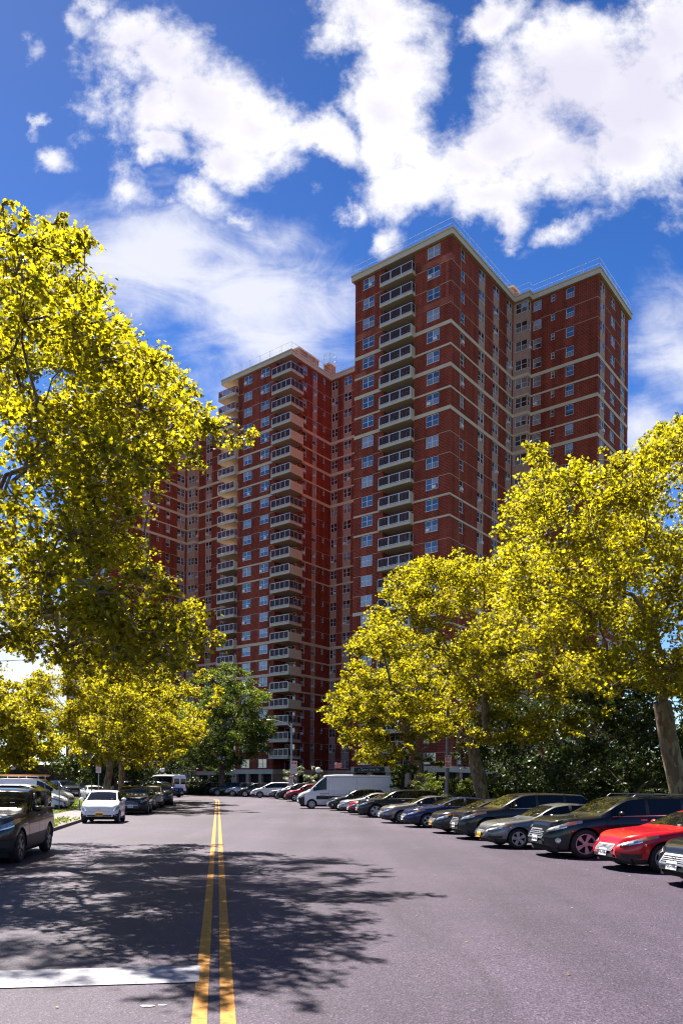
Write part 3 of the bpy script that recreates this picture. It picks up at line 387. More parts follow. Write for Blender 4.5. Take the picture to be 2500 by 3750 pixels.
CL['t2']='2.6,60.6,13.6,1.45 7.4,67.6,14,1.11 2,70.5,8.4,1.64 5.5,67.2,7.5,1.35 5.2,73.1,13.7,1.52 4.4,68.5,11.3,1.46 5.7,67.6,13.1,1.48 0.4,62.6,10.5,0.66 1.5,70.7,12.5,1.41 0.9,68.8,6.2,1.38 2.1,66.5,14.4,1.29 8.3,73.7,12.1,1.54 7.5,62.5,12.1,0.81 0.2,65,5.7,0.55 0.2,61.9,6.9,1.27 3.8,65.7,13.3,1.29 3.5,72.9,14.5,1.63 1.1,62.7,12.8,1.07 3.2,69.4,4.3,1.07 6.5,61,9.3,1.36 6.3,69.2,5.8,0.81 4.7,69.8,7.9,1.39 0.2,68.1,8,1.59 4.5,62.6,4.3,0.84 2.3,71.1,4.5,0.96 5.3,65,14.7,0.61 -0.8,65.3,9,0.89 3,62.1,5.4,1.65 1.9,66.9,9.2,1.58 5.9,68.7,7.5,1.41 10.1,73.2,11.2,0.77 2.5,64.8,8.6,1.54 5.8,64.1,11.9,1.28 -0.5,69.7,7.9,1.09 5.4,64.1,5,0.75 3.3,73,9.1,1.57 1.8,64.5,13.3,1.54 3.2,71.8,12,1.4 0.4,69.9,9.6,1.54 4.9,61,11.6,1.38 4,61.1,13.6,1.01 1.7,70.1,4.4,0.8 8.9,68,6.9,0.97 6.9,67.1,9.2,1.34 7.6,60.6,9.4,1.35 3.1,72.4,7.7,1.41 2.5,60,10,1.65 2,73,8.3,1.53 6.7,72.9,13.6,1.54 2.5,72.9,5.4,1.65 9.3,70,7.9,1.13 2.5,70.2,16.5,0.76 4.5,63.3,8.1,1.36 8.4,61.4,6.7,0.59 5.1,59.9,7.5,1.59 9.6,71.8,6.7,0.78 2.5,60.1,7.7,1.45 6.2,62.2,10.2,1.28 1.5,65.7,6.1,1.54 8.6,68.8,12.8,0.76 6.9,62.7,13.6,0.79 6.1,74.4,12.9,1.35 7.2,72.2,8,1.32 4,67.7,9.3,1.43 0.9,62.5,8.3,1.54 0.5,70.5,5.4,0.57 2.6,64.9,10.1,1.46 7.5,65.8,6.5,1.29 1.9,72.9,9.7,1.48 5.7,70.4,8.8,1.28 5.5,63.9,14,0.85 4,71.2,16.2,0.77 -0.1,67.3,6.9,0.78 8.6,71.7,15,0.47 0.6,63.2,9.6,0.85 4,65.1,3.6,0.77 1.5,65.4,14.9,0.47 7.6,71.2,6.5,0.85 2.7,60.6,3.8,0.71 0.4,71.1,10.7,0.85 8.2,72.4,6.1,0.5 5.3,59.4,13.1,0.85 7.4,61.3,5.7,0.55 0.5,62.2,5.4,0.68 8.1,62,10.8,0.59 4.4,64.2,4.7,0.85 0.1,71.9,6.2,0.48 -0.7,63,9,0.75 7.2,72.5,15.3,0.85 6.8,70.2,6.5,0.85 9.1,65.8,9.7,0.78 5.4,66.1,14.6,0.85 0.2,61.6,10.7,0.47 0.1,68.3,10.5,0.76 7.9,66.8,5.8,0.47 8.2,62.7,7.6,0.85 -1.1,65,8.1,0.71 1.4,60.9,4,0.53 3.8,62.7,13.9,0.85 -0.3,64.8,7.4,0.85 7.9,68.2,15.1,0.47 4.7,61.5,4.3,0.61 -0.5,68.2,6.8,0.47 3.9,67,14.9,0.85 0.9,66.8,13.7,0.75 0.1,61.5,5.3,0.47 9.3,71.8,12.1,0.85 5.7,65.8,5.8,0.85'
CL['l1']='-14.8,59.8,5.4,1.38 -20.3,56.9,7,1.05 -12.3,59.8,11,0.62 -12.3,49.4,9.7,0.72 -14.1,52.1,5.4,1.38 -12.4,53.4,8.5,1.34 -16.1,55.7,8.9,1.3 -11.3,57,8.7,1.05 -14,50.8,4.5,1.31 -23.1,57.4,8.9,0.78 -18.6,56.5,3.4,0.53 -17,50.4,9.4,1 -17.7,57.2,9.8,1.34 -14.8,50.1,7.4,1.37 -12.4,50.8,4.4,1.2 -17.5,58.9,7.7,1.22 -17.6,51.3,7.6,1.18 -13.2,53.8,7.1,1.08 -21.2,60.8,5,1.04 -11.6,58.5,5,0.63 -12.2,58.6,8.9,1.15 -16.7,58.4,5,1.15 -15.7,58.2,9.9,1.21 -11.4,59.8,6.3,1.07 -16.6,60.4,11,1.38 -18.2,59.5,6.4,1.27 -22.1,57.9,8,1.13 -11.4,49.9,5.7,1.22 -20.2,51.8,8.4,0.97 -15.7,61.2,10.4,1.05 -17,54.8,9.1,1.09 -14.1,56.5,11.1,0.53 -10.4,54.2,5.9,1.05 -15.8,61.9,7.3,1.39 -15.4,61.1,9.3,1.05 -22.8,57.4,6.8,1.1 -13.3,54.3,3.7,0.46 -15.2,53.6,7.8,1.39 -16.9,61.7,10.1,1.32 -18.4,51.4,8.8,1.39 -19.1,55.6,6.3,1.28 -18.3,53.8,6.8,1.15 -15,61.3,8,1.18 -16.3,52,3.9,1.15 -21.9,56.6,7.5,1.22 -19,57.1,10.6,0.96 -11.8,53.2,10.2,0.63 -21.1,54.8,6.2,1.11 -15.9,60.9,5.4,1.1 -13,57.7,10.8,0.88 -18.5,52.7,6.5,1.31 -14.6,52.5,10.1,1.06 -12.6,58.7,10.7,0.99 -20.4,50.6,5.3,0.63 -16.6,49.8,4.3,1.2 -17.5,53.7,9.4,1.26 -13.2,55.1,4.5,1.12 -15.8,56.9,6.5,1.31 -15.6,49.8,9.9,0.59 -14.2,49.4,4.6,1.21 -20.8,54.4,8.2,1.36 -20.4,53,9.1,0.75 -19.2,55.7,9.6,1.06 -12.7,55.6,5.7,1.38 -20.9,53.2,5.5,0.83 -11.3,52,9.8,0.78 -20.7,50.2,7.5,0.52 -15.5,50,8.3,1.06 -13.2,52.2,3.9,0.9 -15.4,56.9,7.5,1.18 -23,56.9,8,1.14 -19.1,56.7,5,1.36 -13.5,56.9,5,1.2 -11.4,52.9,5.3,1.33 -18.7,53.1,5.5,1.07 -8.8,54.2,7.5,0.7 -18.6,60.7,12.2,0.38 -22.9,54.8,6.4,0.42 -12.9,56.5,4,0.39 -24.2,59,6.9,0.7 -21.1,56.1,10.1,0.43 -12.3,54.7,4.2,0.49 -12.6,55.9,4.7,0.7 -15,54,11.1,0.38 -15.8,50.1,3.2,0.49 -14.4,51.6,10.6,0.38 -14.5,56.7,3.7,0.56 -15.8,53.6,10.8,0.61 -13.2,51.8,10,0.7 -8.8,55.4,8.5,0.7 -20.5,60.2,10.9,0.7 -15.3,51.1,3.5,0.7 -14.8,57.7,11.1,0.7 -17.6,54.1,10.8,0.38 -21.2,54.9,9.2,0.7 -15.1,55.7,3.7,0.66 -13.7,56,4.2,0.7 -16.8,60.4,3.5,0.43 -17.1,58.2,11.3,0.7 -14.9,53.6,3.4,0.51 -10.6,58.9,10.1,0.7 -17.6,53.4,10.5,0.44 -18.1,56.3,11,0.5 -17,52.5,10,0.7 -15,49.1,9.8,0.7 -16.6,50,3.2,0.38 -23.9,58.1,6.5,0.7 -22.7,54.6,7,0.49 -17,57.1,11.4,0.6 -14.7,49.7,3.7,0.7 -21.3,50.9,7.1,0.38 -18.8,53.9,9.9,0.7 -9.9,51.9,5.6,0.7 -21.7,52.3,6.9,0.53 -18.5,52.2,9.7,0.62 -20.1,59.2,4.2,0.7'
CL['l2']='-15.8,63.4,9.9,1.56 -17.2,68.3,5.2,1.6 -21.4,73,4.9,1.18 -15.7,65.9,5.9,1.51 -17,66,11.9,0.85 -16.4,72,11.7,1.43 -17.6,72.5,6.7,1.62 -18.5,67.4,6.8,1.53 -17.4,72.1,12.6,0.99 -20.2,65.2,7.8,1.36 -19.6,68.5,9.3,1.33 -12.9,69.6,7.9,1.57 -19.4,73.2,13.1,0.94 -16.3,65.6,4.8,1.28 -22.1,68.1,6.9,0.75 -17.1,66.7,3.3,0.66 -16.4,65.2,7.9,1.44 -19.3,67.6,4.6,1.31 -18.8,75.7,5.1,1.4 -16.4,73.6,9.4,1.62 -22.8,71.3,6.8,1.01 -18.2,71.6,3.8,1.01 -18.9,73.8,6.2,1.33 -16.6,63.8,3.3,0.72 -12.7,70.4,6.7,0.73 -20.1,64.1,8.8,1.7 -16,64.3,11.9,0.52 -20.8,65.4,9.9,1.51 -17.9,66.3,10.6,1.51 -20.2,70.9,11.1,1.61 -15.7,67.6,11.2,1.44 -19.8,76.5,9.9,1.51 -15.3,71.8,5.9,1.62 -20.7,76.1,6.7,1.34 -14.2,64.2,8.8,1.29 -22.9,75.5,7.8,1.4 -13.8,64.8,11.5,0.61 -14.2,72.9,6.4,1.22 -19.2,66,8.3,1.64 -20.4,66.7,6.8,1.61 -20.8,75.8,13.2,1.27 -16.2,71.6,7.6,1.48 -22.1,75,12.8,0.86 -17,74.7,8.9,1.5 -24.1,74.6,10,1.43 -21.6,65,8.8,0.79 -16.9,69.8,5.1,1.43 -16.3,71.9,4.2,0.93 -23.8,72.8,7.1,0.55 -14.5,68,11.9,0.68 -22.1,70.5,11.6,0.7 -18,70.4,12.4,0.85 -15.2,74.9,5.1,0.52 -13.7,70.5,6.4,0.85 -23.2,70,8.8,0.66 -16,73.8,4.3,0.48 -18.9,64.6,10.9,0.85 -24,73.8,6.7,0.57 -16.2,74.7,4.7,0.81 -19.3,70.4,3.2,0.42 -21.5,65.6,7.5,0.64 -21.1,68.2,10.8,0.85 -12.9,66.8,6.3,0.85 -20.7,64,6.2,0.65 -15.1,65.9,3.5,0.56 -12,69.3,6.9,0.43 -21.9,67,7.7,0.68 -13.8,63.4,4.1,0.61 -20.2,67.5,11.6,0.68 -13.9,72.7,12.8,0.42 -15.8,66.1,11.8,0.73 -21.7,74.3,4.4,0.66 -16.8,72.4,3.6,0.59 -18.2,63,11.1,0.75 -21.2,68.5,4.6,0.42 -13.9,66.8,4.6,0.51 -20.8,69.2,12.2,0.42'
CL['l4']='-34,78.1,11.7,1 -28.6,69.8,8.6,1.58 -29.9,70.7,4.2,1.45 -33.4,73.3,11.4,1.01 -35.2,77.9,7.1,1.52 -36.6,78.5,11.1,0.58 -32.8,75.3,6.9,1.48 -27.5,72.4,5.6,1.46 -32.5,79.2,4,1.26 -30.1,77.1,6.9,1.56 -29.1,69.8,5.7,1.67 -31.7,69.8,11,0.92 -34.1,74.5,10.2,1.19 -35.5,76.7,8.4,0.76 -35.4,82.4,4,1.26 -32.7,72.3,10.1,1.57 -27.9,69.1,9.5,0.59 -35.3,82.3,7.5,1.66 -32.3,78.5,6.7,1.37 -29.8,81.2,5.1,0.55 -30.1,70.4,8.3,1.64 -33.5,71.9,11.7,0.55 -32.8,74.1,9.2,1.41 -34.9,80.6,10.8,1.42 -31.5,71.3,8.7,1.7 -30.2,73.6,4.8,1.45 -29.9,80.5,4.8,0.69 -33,74,7.4,1.36 -32.2,80.8,3.8,0.96 -27.8,70.2,4.5,1.65 -33.2,73.7,4.7,1.62 -30.3,76.7,9.4,0.72 -33.9,77.2,10.6,1.47 -28.4,69.3,7,1.55 -32,76.8,5.5,1.5 -32.9,80,7.5,1.4 -29.7,72.9,10.1,0.74 -29.9,76.5,8.4,1.13 -34.4,75.2,11.6,1.09 -31.1,73.7,7.5,1.44 -35,77,3.4,0.85 -36.1,77.9,3.2,0.67 -32.3,69.9,3.9,0.72 -32.2,76.7,9.5,1.77 -33.7,76.4,11.7,0.96 -30.6,73.9,10.9,0.59 -27.7,71.7,7,1.34 -33.5,78.6,7.9,1.79 -34.1,78.9,4.4,1.64 -37.5,81.2,4.4,0.85 -31.1,74.3,11.2,0.51 -35.8,81,3.1,0.42 -33.1,81,11,0.86 -32.6,73.7,11.7,0.52 -28.7,76.1,4.4,0.79 -28.5,77.5,6,0.59 -32,69.9,8.6,0.9 -28.7,76.6,7.3,0.55 -33.4,71.8,5.1,0.56 -36.2,77.9,10.4,0.68 -36,77.2,10.3,0.55 -32.6,71.2,3.6,0.9 -28.9,70.3,3,0.42 -30.1,80,8,0.49 -29.9,74.1,9.1,0.9 -34.2,79.9,3.1,0.42 -30.3,80.3,6.7,0.9 -30.3,78.2,8.5,0.8 -30,75.7,9.9,0.42 -30.2,70.7,10.6,0.78 -33.6,75,3.5,0.9 -27.2,73.9,5.1,0.76 -37.5,80.1,5.8,0.42 -35.3,76.1,7.5,0.63 -27.8,70.5,3,0.42 -35.2,78.2,3.3,0.63 -37.7,80.4,12.9,0.42'
CL['g']='-13.3,100.3,11.3,1.75 -18.8,95.7,5.4,1.62 -16.4,99.4,4.5,1.47 -17.7,100.9,7.8,1.82 -9.2,96.4,9.2,1.31 -14.9,105.7,7.5,1.64 -16.6,96.3,4.8,1.77 -14.7,96.5,14.7,1.76 -14.7,97.4,7.4,1.62 -18.5,99.3,11.7,1.92 -17.3,103,16.1,1.69 -19.2,98.4,6.5,1.51 -11.1,96.7,12.7,1.72 -13.4,95.8,13.3,1.54 -20.7,99.1,10.2,0.84 -16.2,106.9,7.9,1.53 -17.5,104,9.8,1.68 -20.7,100.3,9.4,1.3 -16.7,103.6,7.4,1.74 -16.4,97.4,12.4,1.6 -12,103.5,10.9,1.6 -19.9,104,10.5,1.82 -18,105.3,4.1,0.95 -10.2,98.3,13.3,1 -12.2,102.2,5.9,1.68 -16.5,101.3,10.9,1.92 -12,99.9,14.1,1.56 -16.1,105.8,14.7,1.71 -19.2,102.1,5.9,1.91 -17.9,104.6,6.6,1.69 -13.1,95.7,7.6,1.73 -14.1,102.8,5.2,1.66 -10,99.2,8.3,1.87 -11,102.2,7.4,1.66 -20.5,99,7.2,1.48 -19,104,16,0.93 -12.1,101.7,11.1,1.97 -10,102.3,9.6,1.61 -16.2,105.2,13.2,1.76 -14.5,98.2,4,0.68 -19.4,95.6,7.5,1.59 -17.4,106.8,9.1,1.55 -14.8,107,8.7,1.68 -8.9,100.6,8.4,0.66 -11.2,102.5,12.8,1.52 -18.9,104.5,8.7,1.89 -11.6,97.9,9.2,1.92 -18.3,100.2,5.2,1.81 -15.1,98.9,8.2,1.79 -15.9,101.5,12.5,1.85 -10.8,97.3,6.6,1.82 -18.2,97.1,4.7,1.42 -12.2,102.7,9.7,1.51 -11.4,105.4,13.9,1.69 -16.2,107,11.5,1.86 -13.5,103.3,14.8,1.6 -13.6,100.5,8.9,1.61 -10.6,96.6,8.7,1.62 -16,96.1,6.4,1.69 -16.3,105.7,10.4,1.99 -17.9,97.1,9.6,1.82 -17.1,100.7,13.5,1.58 -15.7,102.5,6.3,1.99 -15,99.7,10.5,1.72 -9.5,103.4,10.8,0.9 -12.7,106.6,10.2,1.81 -9.7,101.3,13,0.74 -14.6,106.1,14.8,1.78 -12.2,100.1,7.8,1.85 -17.5,95.9,14.8,0.91 -20.1,101.8,11,1.81 -15.9,98.7,12.5,1.55 -20.4,98.8,11.2,0.75 -13.1,104.5,9.5,1.74 -12.3,96.2,11.5,1.54 -19.3,97.4,11.2,1 -13.5,96.8,4.5,1 -14.3,100.7,16.7,1 -9.9,101.9,6.2,0.78 -16.2,97.3,15.5,1 -20.6,101.2,4.8,0.89 -11.3,97.4,15.8,0.53 -8.8,102.3,8.9,0.53 -9.1,96.2,12.4,0.51 -20.8,95.2,7.4,0.51 -19,94.5,11.5,0.89 -20,104,13.9,1 -18.1,98.9,15.2,0.9 -13.5,99,4.5,1 -19.3,98,4.4,0.82 -13,99.7,16.2,1 -17.9,104,3.7,0.52 -17.3,104.4,16.7,1 -8.8,100.1,9,0.57 -14.1,95.4,3.7,0.51 -15.3,103.3,17.2,1 -20.3,97,5,0.51 -12.8,104.1,16.9,0.83 -13.7,98.9,17,0.71 -11.7,101,15,1 -15.6,95.3,15.3,1 -14.4,97.8,16.9,0.74 -22,104.1,6.2,0.66 -14.3,96.8,3.9,0.61 -9.1,98.1,6.3,0.51 -8.7,98.3,9.9,0.53 -19.4,98.6,14.5,0.51 -15.4,100.9,17.3,0.68 -14.9,99.1,16.3,1 -9.8,94.4,6.2,1 -13.4,95.2,4.8,1 -19.4,100.3,15.3,0.51 -9.7,94.4,12.6,1 -20.9,103.9,14,0.51 -14.8,101.2,4.8,1 -9.5,101.5,6.6,0.51'

PT='plane trees along the road'
tree('plane_tree',(-11.3,19),3.9,.42,parse(CL['near'])+[(-2.6,17.8,9.7,.4),(-3.0,18,10.1,.5),(-3.4,17.6,9.2,.5),(-2.2,17.9,9.8,.3),(-3.7,18.2,10.7,.5),(-4.2,17.5,9.6,.6)],150000,.115,'star',M['leafA'],M['barkP'],11,'tall plane tree nearest the camera on the left, boughs reaching over the road',group=PT,rough_twigs=14)
tree('plane_tree',(12.45,28),4.9,.36,parse(CL['t3']),110000,.135,'star',M['leafA'],M['barkP'],12,'big plane tree with patchy trunk at the right edge, behind the black and red cars',group=PT,lean=(-.95,0),rough_twigs=12)
tree('plane_tree',(8.4,45),4.6,.40,parse(CL['t1']),84000,.17,'star3',M['leafA'],M['barkP'],13,'leaning plane tree behind the parked sedans, next to the pole with two parking signs',group=PT,lean=(-.95,0),rough_twigs=11)
tree('plane_tree',(6.7,66),4.2,.46,parse(CL['t2']),56000,.22,'star3',M['leafA'],M['barkP'],14,'plane tree beside the rear end of the long white van',group=PT,lean=(-.2,0),rough_twigs=10)
tree('plane_tree',(-16.7,55),4.2,.27,parse(CL['l1']),60000,.18,'star3',M['leafA'],M['barkP'],15,'slim pale trunked plane tree right behind the small white hatchback',group=PT,lean=(.45,0),rough_twigs=10)
tree('plane_tree',(-19.5,69),4.6,.27,parse(CL['l2']),36000,.22,'star3',M['leafA'],M['barkP'],16,'second pale trunked plane tree, behind the roof of the black parked SUV',group=PT,rough_twigs=9)
tree('plane_tree',(-33.5,75),3.6,.30,parse(CL['l4']),26000,.28,'star3',M['leafA'],M['barkP'],17,'low yellow plane tree at the left edge beyond the white cargo van',group=PT,rough_twigs=9)
tree('locust_tree',(-15.4,100),4.2,.42,parse(CL['g']),62000,.24,'q',M['leafG'],M['barkD'],18,'dense dark green tree with forked trunk in front of the middle brick tower')
def blob_clumps(c,rx,ry,rz,n,r,seed):
    rnd=random.Random(seed);o=[];k=0
    while len(o)<n and k<4000:
        k+=1;a,b,d=[rnd.uniform(-1,1) for _ in range(3)]
        q=a*a+b*b+d*d
        if q>1 or q<.18:continue
        x,y,z=c[0]+a*rx,c[1]+b*ry,c[2]+d*rz
        rad=r*rnd.uniform(.7,1.2)
        if z-rad<.1:z=.1+rad
        if any((x-p[0])**2+(y-p[1])**2+(z-p[2])**2<(.75*rad)**2 for p in o):continue
        o.append((x,y,z,rad))
    return o
dt='dark trees behind the kerb'
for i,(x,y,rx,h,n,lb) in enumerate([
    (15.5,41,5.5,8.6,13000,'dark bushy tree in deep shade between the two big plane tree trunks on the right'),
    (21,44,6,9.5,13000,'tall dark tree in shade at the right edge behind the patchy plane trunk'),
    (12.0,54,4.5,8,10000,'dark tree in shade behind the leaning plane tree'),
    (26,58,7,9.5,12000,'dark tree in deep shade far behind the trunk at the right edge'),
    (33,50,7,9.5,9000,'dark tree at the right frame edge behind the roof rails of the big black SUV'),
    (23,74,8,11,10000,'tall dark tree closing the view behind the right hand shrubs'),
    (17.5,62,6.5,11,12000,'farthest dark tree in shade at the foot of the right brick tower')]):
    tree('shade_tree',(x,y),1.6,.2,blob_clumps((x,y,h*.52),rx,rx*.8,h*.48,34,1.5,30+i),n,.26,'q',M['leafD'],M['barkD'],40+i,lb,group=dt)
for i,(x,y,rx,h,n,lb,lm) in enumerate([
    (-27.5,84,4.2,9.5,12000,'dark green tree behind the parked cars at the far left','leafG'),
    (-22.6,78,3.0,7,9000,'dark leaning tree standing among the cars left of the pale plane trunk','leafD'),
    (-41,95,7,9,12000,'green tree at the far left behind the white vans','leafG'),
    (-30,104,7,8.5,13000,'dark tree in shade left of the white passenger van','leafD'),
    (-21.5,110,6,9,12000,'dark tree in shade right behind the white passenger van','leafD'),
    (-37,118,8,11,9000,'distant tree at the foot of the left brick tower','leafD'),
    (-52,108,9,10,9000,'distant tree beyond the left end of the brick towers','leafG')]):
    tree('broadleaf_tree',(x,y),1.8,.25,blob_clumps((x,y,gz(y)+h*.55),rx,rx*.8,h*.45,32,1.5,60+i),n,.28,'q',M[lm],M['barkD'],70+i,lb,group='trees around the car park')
# shrubs
def shrub(name,x,y,rx,h,n,lm,seed,label,size=.13,group=None):
    z=gz(y);c=blob_clumps((x,y,z+h*.5),rx,rx*.75,h*.5,20,.55,seed)
    return tree(name,(x,y),z+.35,.09,c,n,size,'q',lm,M['barkD'],seed,label,'shrub',group,rough_twigs=7)
shrub('flowering_shrub',-4.3,86.5,2.7,3.9,9000,M['leafF'],91,'rounded shrub with white blossom behind the street lamp',.20)
eg='evergreen shrubs behind the right hand cars'
shrub('evergreen_shrub',6.5,52.5,2.2,2.5,8000,M['leafT'],92,'spreading yellow green evergreen just left of the sign pole',.12,eg)
shrub('evergreen_shrub',8.2,50,2.3,2.6,8000,M['leafT'],93,'dark green evergreen bush between the sign pole and the leaning plane trunk',.12,eg)
shrub('evergreen_shrub',12.3,40,2.6,2.4,7000,M['leafD'],94,'dark low bush right of the leaning plane trunk',.14,eg)
shrub('evergreen_shrub',5.6,58.5,2.2,4.4,9000,M['leafT'],95,'taller loose yellow green evergreen behind the limb left of the sign pole',.14,eg)
shrub('evergreen_shrub',16.5,33.5,2.6,2.6,7000,M['leafD'],96,'dark bush beside the patchy trunk at the right edge',.14,eg)
# clipped hedges as long dark boxes of leaves
def hedge(x0,y0,x1,y1,h,w,seed,label,n=16000,lm='leafD'):
    rng=np.random.default_rng(seed);t=rng.random(n);L=math.hypot(x1-x0,y1-y0);nx,ny=-(y1-y0)/L,(x1-x0)/L
    s=rng.uniform(-1,1,n);hz=rng.random(n)
    f=rng.integers(0,3,n);s=np.where(f==0,np.sign(s)*1.,s);hz=np.where(f==1,1,hz);s=np.where(f==2,-1.,s)
    nz=.10*np.sin(t*L*1.3+seed)+.07*np.sin(t*L*3.1)
    P=np.stack([x0+(x1-x0)*t+nx*s*w/2,y0+(y1-y0)*t+ny*s*w/2,hz*(h+nz)],1)+rng.normal(size=(n,3))*.07
    P[:,2]+=np.interp(P[:,1],[64,70,76,100],[0,.19,.37,.42])
    root=empty('hedge',(x0,y0,gz(y0)),0,label,'hedge');P-=np.array([x0,y0,gz(y0)])
    link(bpy.data.objects.new('foliage',leaf_mesh('foliage',P,.17,'q',M[lm],seed)),root)
    mb=MB();c=w*.38;zs=gz(y0);ze=gz(y1)-zs
    a=Vector((nx*c,ny*c,0));p=Vector((0,0,0));q=Vector((x1-x0,y1-y0,ze));u=Vector((0,0,h*.86))
    for A,B_ in ((p-a,q-a),(q+a,p+a),(p+a,p-a),(q-a,q+a)):mb.quad(A,B_,B_+u,A+u)
    mb.quad(p-a+u,q-a+u,q+a+u,p+a+u);mb.build('stems',M['barkD'],root)
hedge(9.5,55,30,36,1.7,1.3,101,'long clipped dark hedge behind the right hand plane trees')
hedge(-24.5,98,-9.5,103.5,1.1,1.2,102,'low dark hedge beyond the bend, behind the farthest dark cars')
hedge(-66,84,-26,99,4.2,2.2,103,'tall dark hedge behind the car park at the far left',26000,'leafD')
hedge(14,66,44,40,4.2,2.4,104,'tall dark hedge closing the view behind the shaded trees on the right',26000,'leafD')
# grass tufts on the verge and weeds along the kerb
rng=np.random.default_rng(5);n=15000
y=rng.uniform(27,76,n);x=np.array([curbL(v) for v in y])-rng.uniform(2.4,5.5,n)
P=np.stack([x,y,np.interp(y,[64,70,76,100],[0,.19,.37,.42])+.11+rng.uniform(.02,.10,n)],1)
o=link(bpy.data.objects.new('verge_grass',leaf_mesh('verge_grass',P,.10,'q',M['grassblade'],5,up=-.2)));tag(o,kind='stuff')
n=420;y=np.concatenate([rng.uniform(28.5,30.5,n//2),rng.uniform(31,36,n-n//2)]);x=np.array([curbL(v) for v in y])-rng.uniform(.05,.9,n)
P=np.stack([x,y,.13+rng.uniform(.02,.16,n)],1)
o=link(bpy.data.objects.new('kerb_weeds',leaf_mesh('kerb_weeds',P,.13,'q',M['grassblade'],6,up=-.3)));tag(o,kind='stuff')
n=260;y=rng.uniform(6.5,44,n);x=np.array([curbR(v) for v in y])-rng.uniform(4.4,8.5,n)*rng.random(n)**.5
x[:70]=rng.uniform(-5,4,70);y[:70]=rng.uniform(6,20,70)
P=np.stack([x,y,np.full(n,.016)],1)
M['litter']=leafmat('dry_leaf',[(.25,.12,.04),(.4,.25,.08),(.5,.4,.12)],.2,[(.3,.15,.05),(.4,.25,.08),(.5,.4,.12)])
o=link(bpy.data.objects.new('fallen_leaves',leaf_mesh('fallen_leaves',P,.045,'star3',M['litter'],7,up=9)));tag(o,kind='stuff')
# ------------------------------------------------------------------ apartment towers
FH=2.825;H0=74.1;NF=25;ZR=75.2
head=lambda k:H0-FH*k
THICK={4,6,8,17,19,21};MED={5,7,12,13,18,20}
def offs(poly,d):
    """offset a rectilinear ccw polygon inward by d"""
    n=len(poly);o=[]
    for i in range(n):
        a,b,c=Vector(poly[i-1]),Vector(poly[i]),Vector(poly[(i+1)%n])
        e1=(b-a).normalized();e2=(c-b).normalized();n1=Vector((-e1.y,e1.x));n2=Vector((-e2.y,e2.x))
        o.append(tuple(b+n1*d+n2*d) if abs(e1.dot(e2))<.5 else tuple(b+n1*d))
    return o
def prism(mb,poly,z0,z1,m=0,top=True,bot=True):
    n=len(poly)
    for i in range(n):
        a,b=poly[i],poly[(i+1)%n];mb.quad((*a,z0),(*b,z0),(*b,z1),(*a,z1),m)
    if top:mb.poly([(*p,z1) for p in poly],m)
    if bot:mb.poly([(*p,z0) for p in reversed(poly)],m)
# window templates: origin at the lower left corner of the opening, x along the wall, y into the wall
WM={}
def window_meshes(kind,w,h,v):
    key=(kind,round(w,2),round(h,2),v)
    if key in WM:return WM[key]
    rnd=random.Random(hash((kind,round(w*100),v))&0xffff if False else (int(w*100)*7+v*131+len(kind)))
    fr=MB();pn=MB();t=.055;y0,y1=.045,.13
    fr.box(0,t,y0,y1,0,h);fr.box(w-t,w,y0,y1,0,h);fr.box(t,w-t,y0,y1,0,t);fr.box(t,w-t,y0,y1,h-t,h)
    fr.box(-.03,w+.03,-.05,y0-.002,-.05,.012)
    nc={'double':2,'single':1,'small':1,'wide':2}[kind];cw=(w-2*t)/nc
    for k in range(1,nc):fr.box(t+k*cw-.04,t+k*cw+.04,y0-.01,y1,t,h-t)
    zm=h*.5
    guard=rnd.random()<.38
    openf=rnd.random()<.12
    base=rnd.choices([0,1,2,3],[.42,.22,.18,.18])[0]
    for k in range(nc):
        xa=t+k*cw+(.04 if k else 0);xb=t+(k+1)*cw-(.04 if k<nc-1 else 0)
        fr.box(xa,xb,y0+.01,y1,zm-.03,zm+.03)
        up=base if rnd.random()<.75 else rnd.choice([0,1,2,3]);lo=rnd.choices([0,3,base],[.45,.15,.4])[0]
        pn.quad((xa,.09,zm+.03),(xb,.09,zm+.03),(xb,.09,h-t),(xa,.09,h-t),up)
        if up==1 or base==1 :  # curtain gathered to the sides
            s=(xb-xa)*rnd.uniform(.2,.4)
            x0=xa if k==0 else xb-s
            pn.quad((x0,.105,t),(x0+s,.105,t),(x0+s,.105,zm-.03),(x0,.105,zm-.03),1)
            q0,q1=(x0+s,xb) if k==0 else (xa,x0)
            pn.quad((q0,.105,t),(q1,.105,t),(q1,.105,zm-.03),(q0,.105,zm-.03),lo)
        else:pn.quad((xa,.105,t),(xb,.105,t),(xb,.105,zm-.03),(xa,.105,zm-.03),lo)
        if guard and kind!='small':
            for j in range(4):fr.box(xa,xb,y0-.012,y0+.006,t+.10+j*.14,t+.125+j*.14)
            for j in range(1,3):fr.box(xa+(xb-xa)*j/3-.01,xa+(xb-xa)*j/3+.01,y0-.014,y0-.004,t+.05,t+.6)
        if openf and k==0:pn.quad((xa,.088,t),(xb,.088,t),(xb,.088,t+.25),(xa,.088,t+.25),4)
    if v in (3,5) and kind in('double','single'):
        xa=t+.12+(cw if v==5 and nc==2 else 0);fr.box(xa,xa+.56,-.22,.04,t,t+.38)
    mf=fr.mesh('window_frame',M['frame']);mp=pn.mesh('window',[M['glassd'],M['glassc'],M['glassb'],M['glassg'],M['dark']])
    WM[key]=(mp,mf,pn,fr);return WM[key]
class Face:
    def __init__(s,x,y,rot,L): s.x,s.y,s.rot,s.L=x,y,rot,L;s.c,s.s_=(round(cos(R_(rot))),round(sin(R_(rot))))
    def P(s,a,d,z): # a along, d inward
        return (s.x+a*s.c-d*s.s_,s.y+a*s.s_+d*s.c,z)
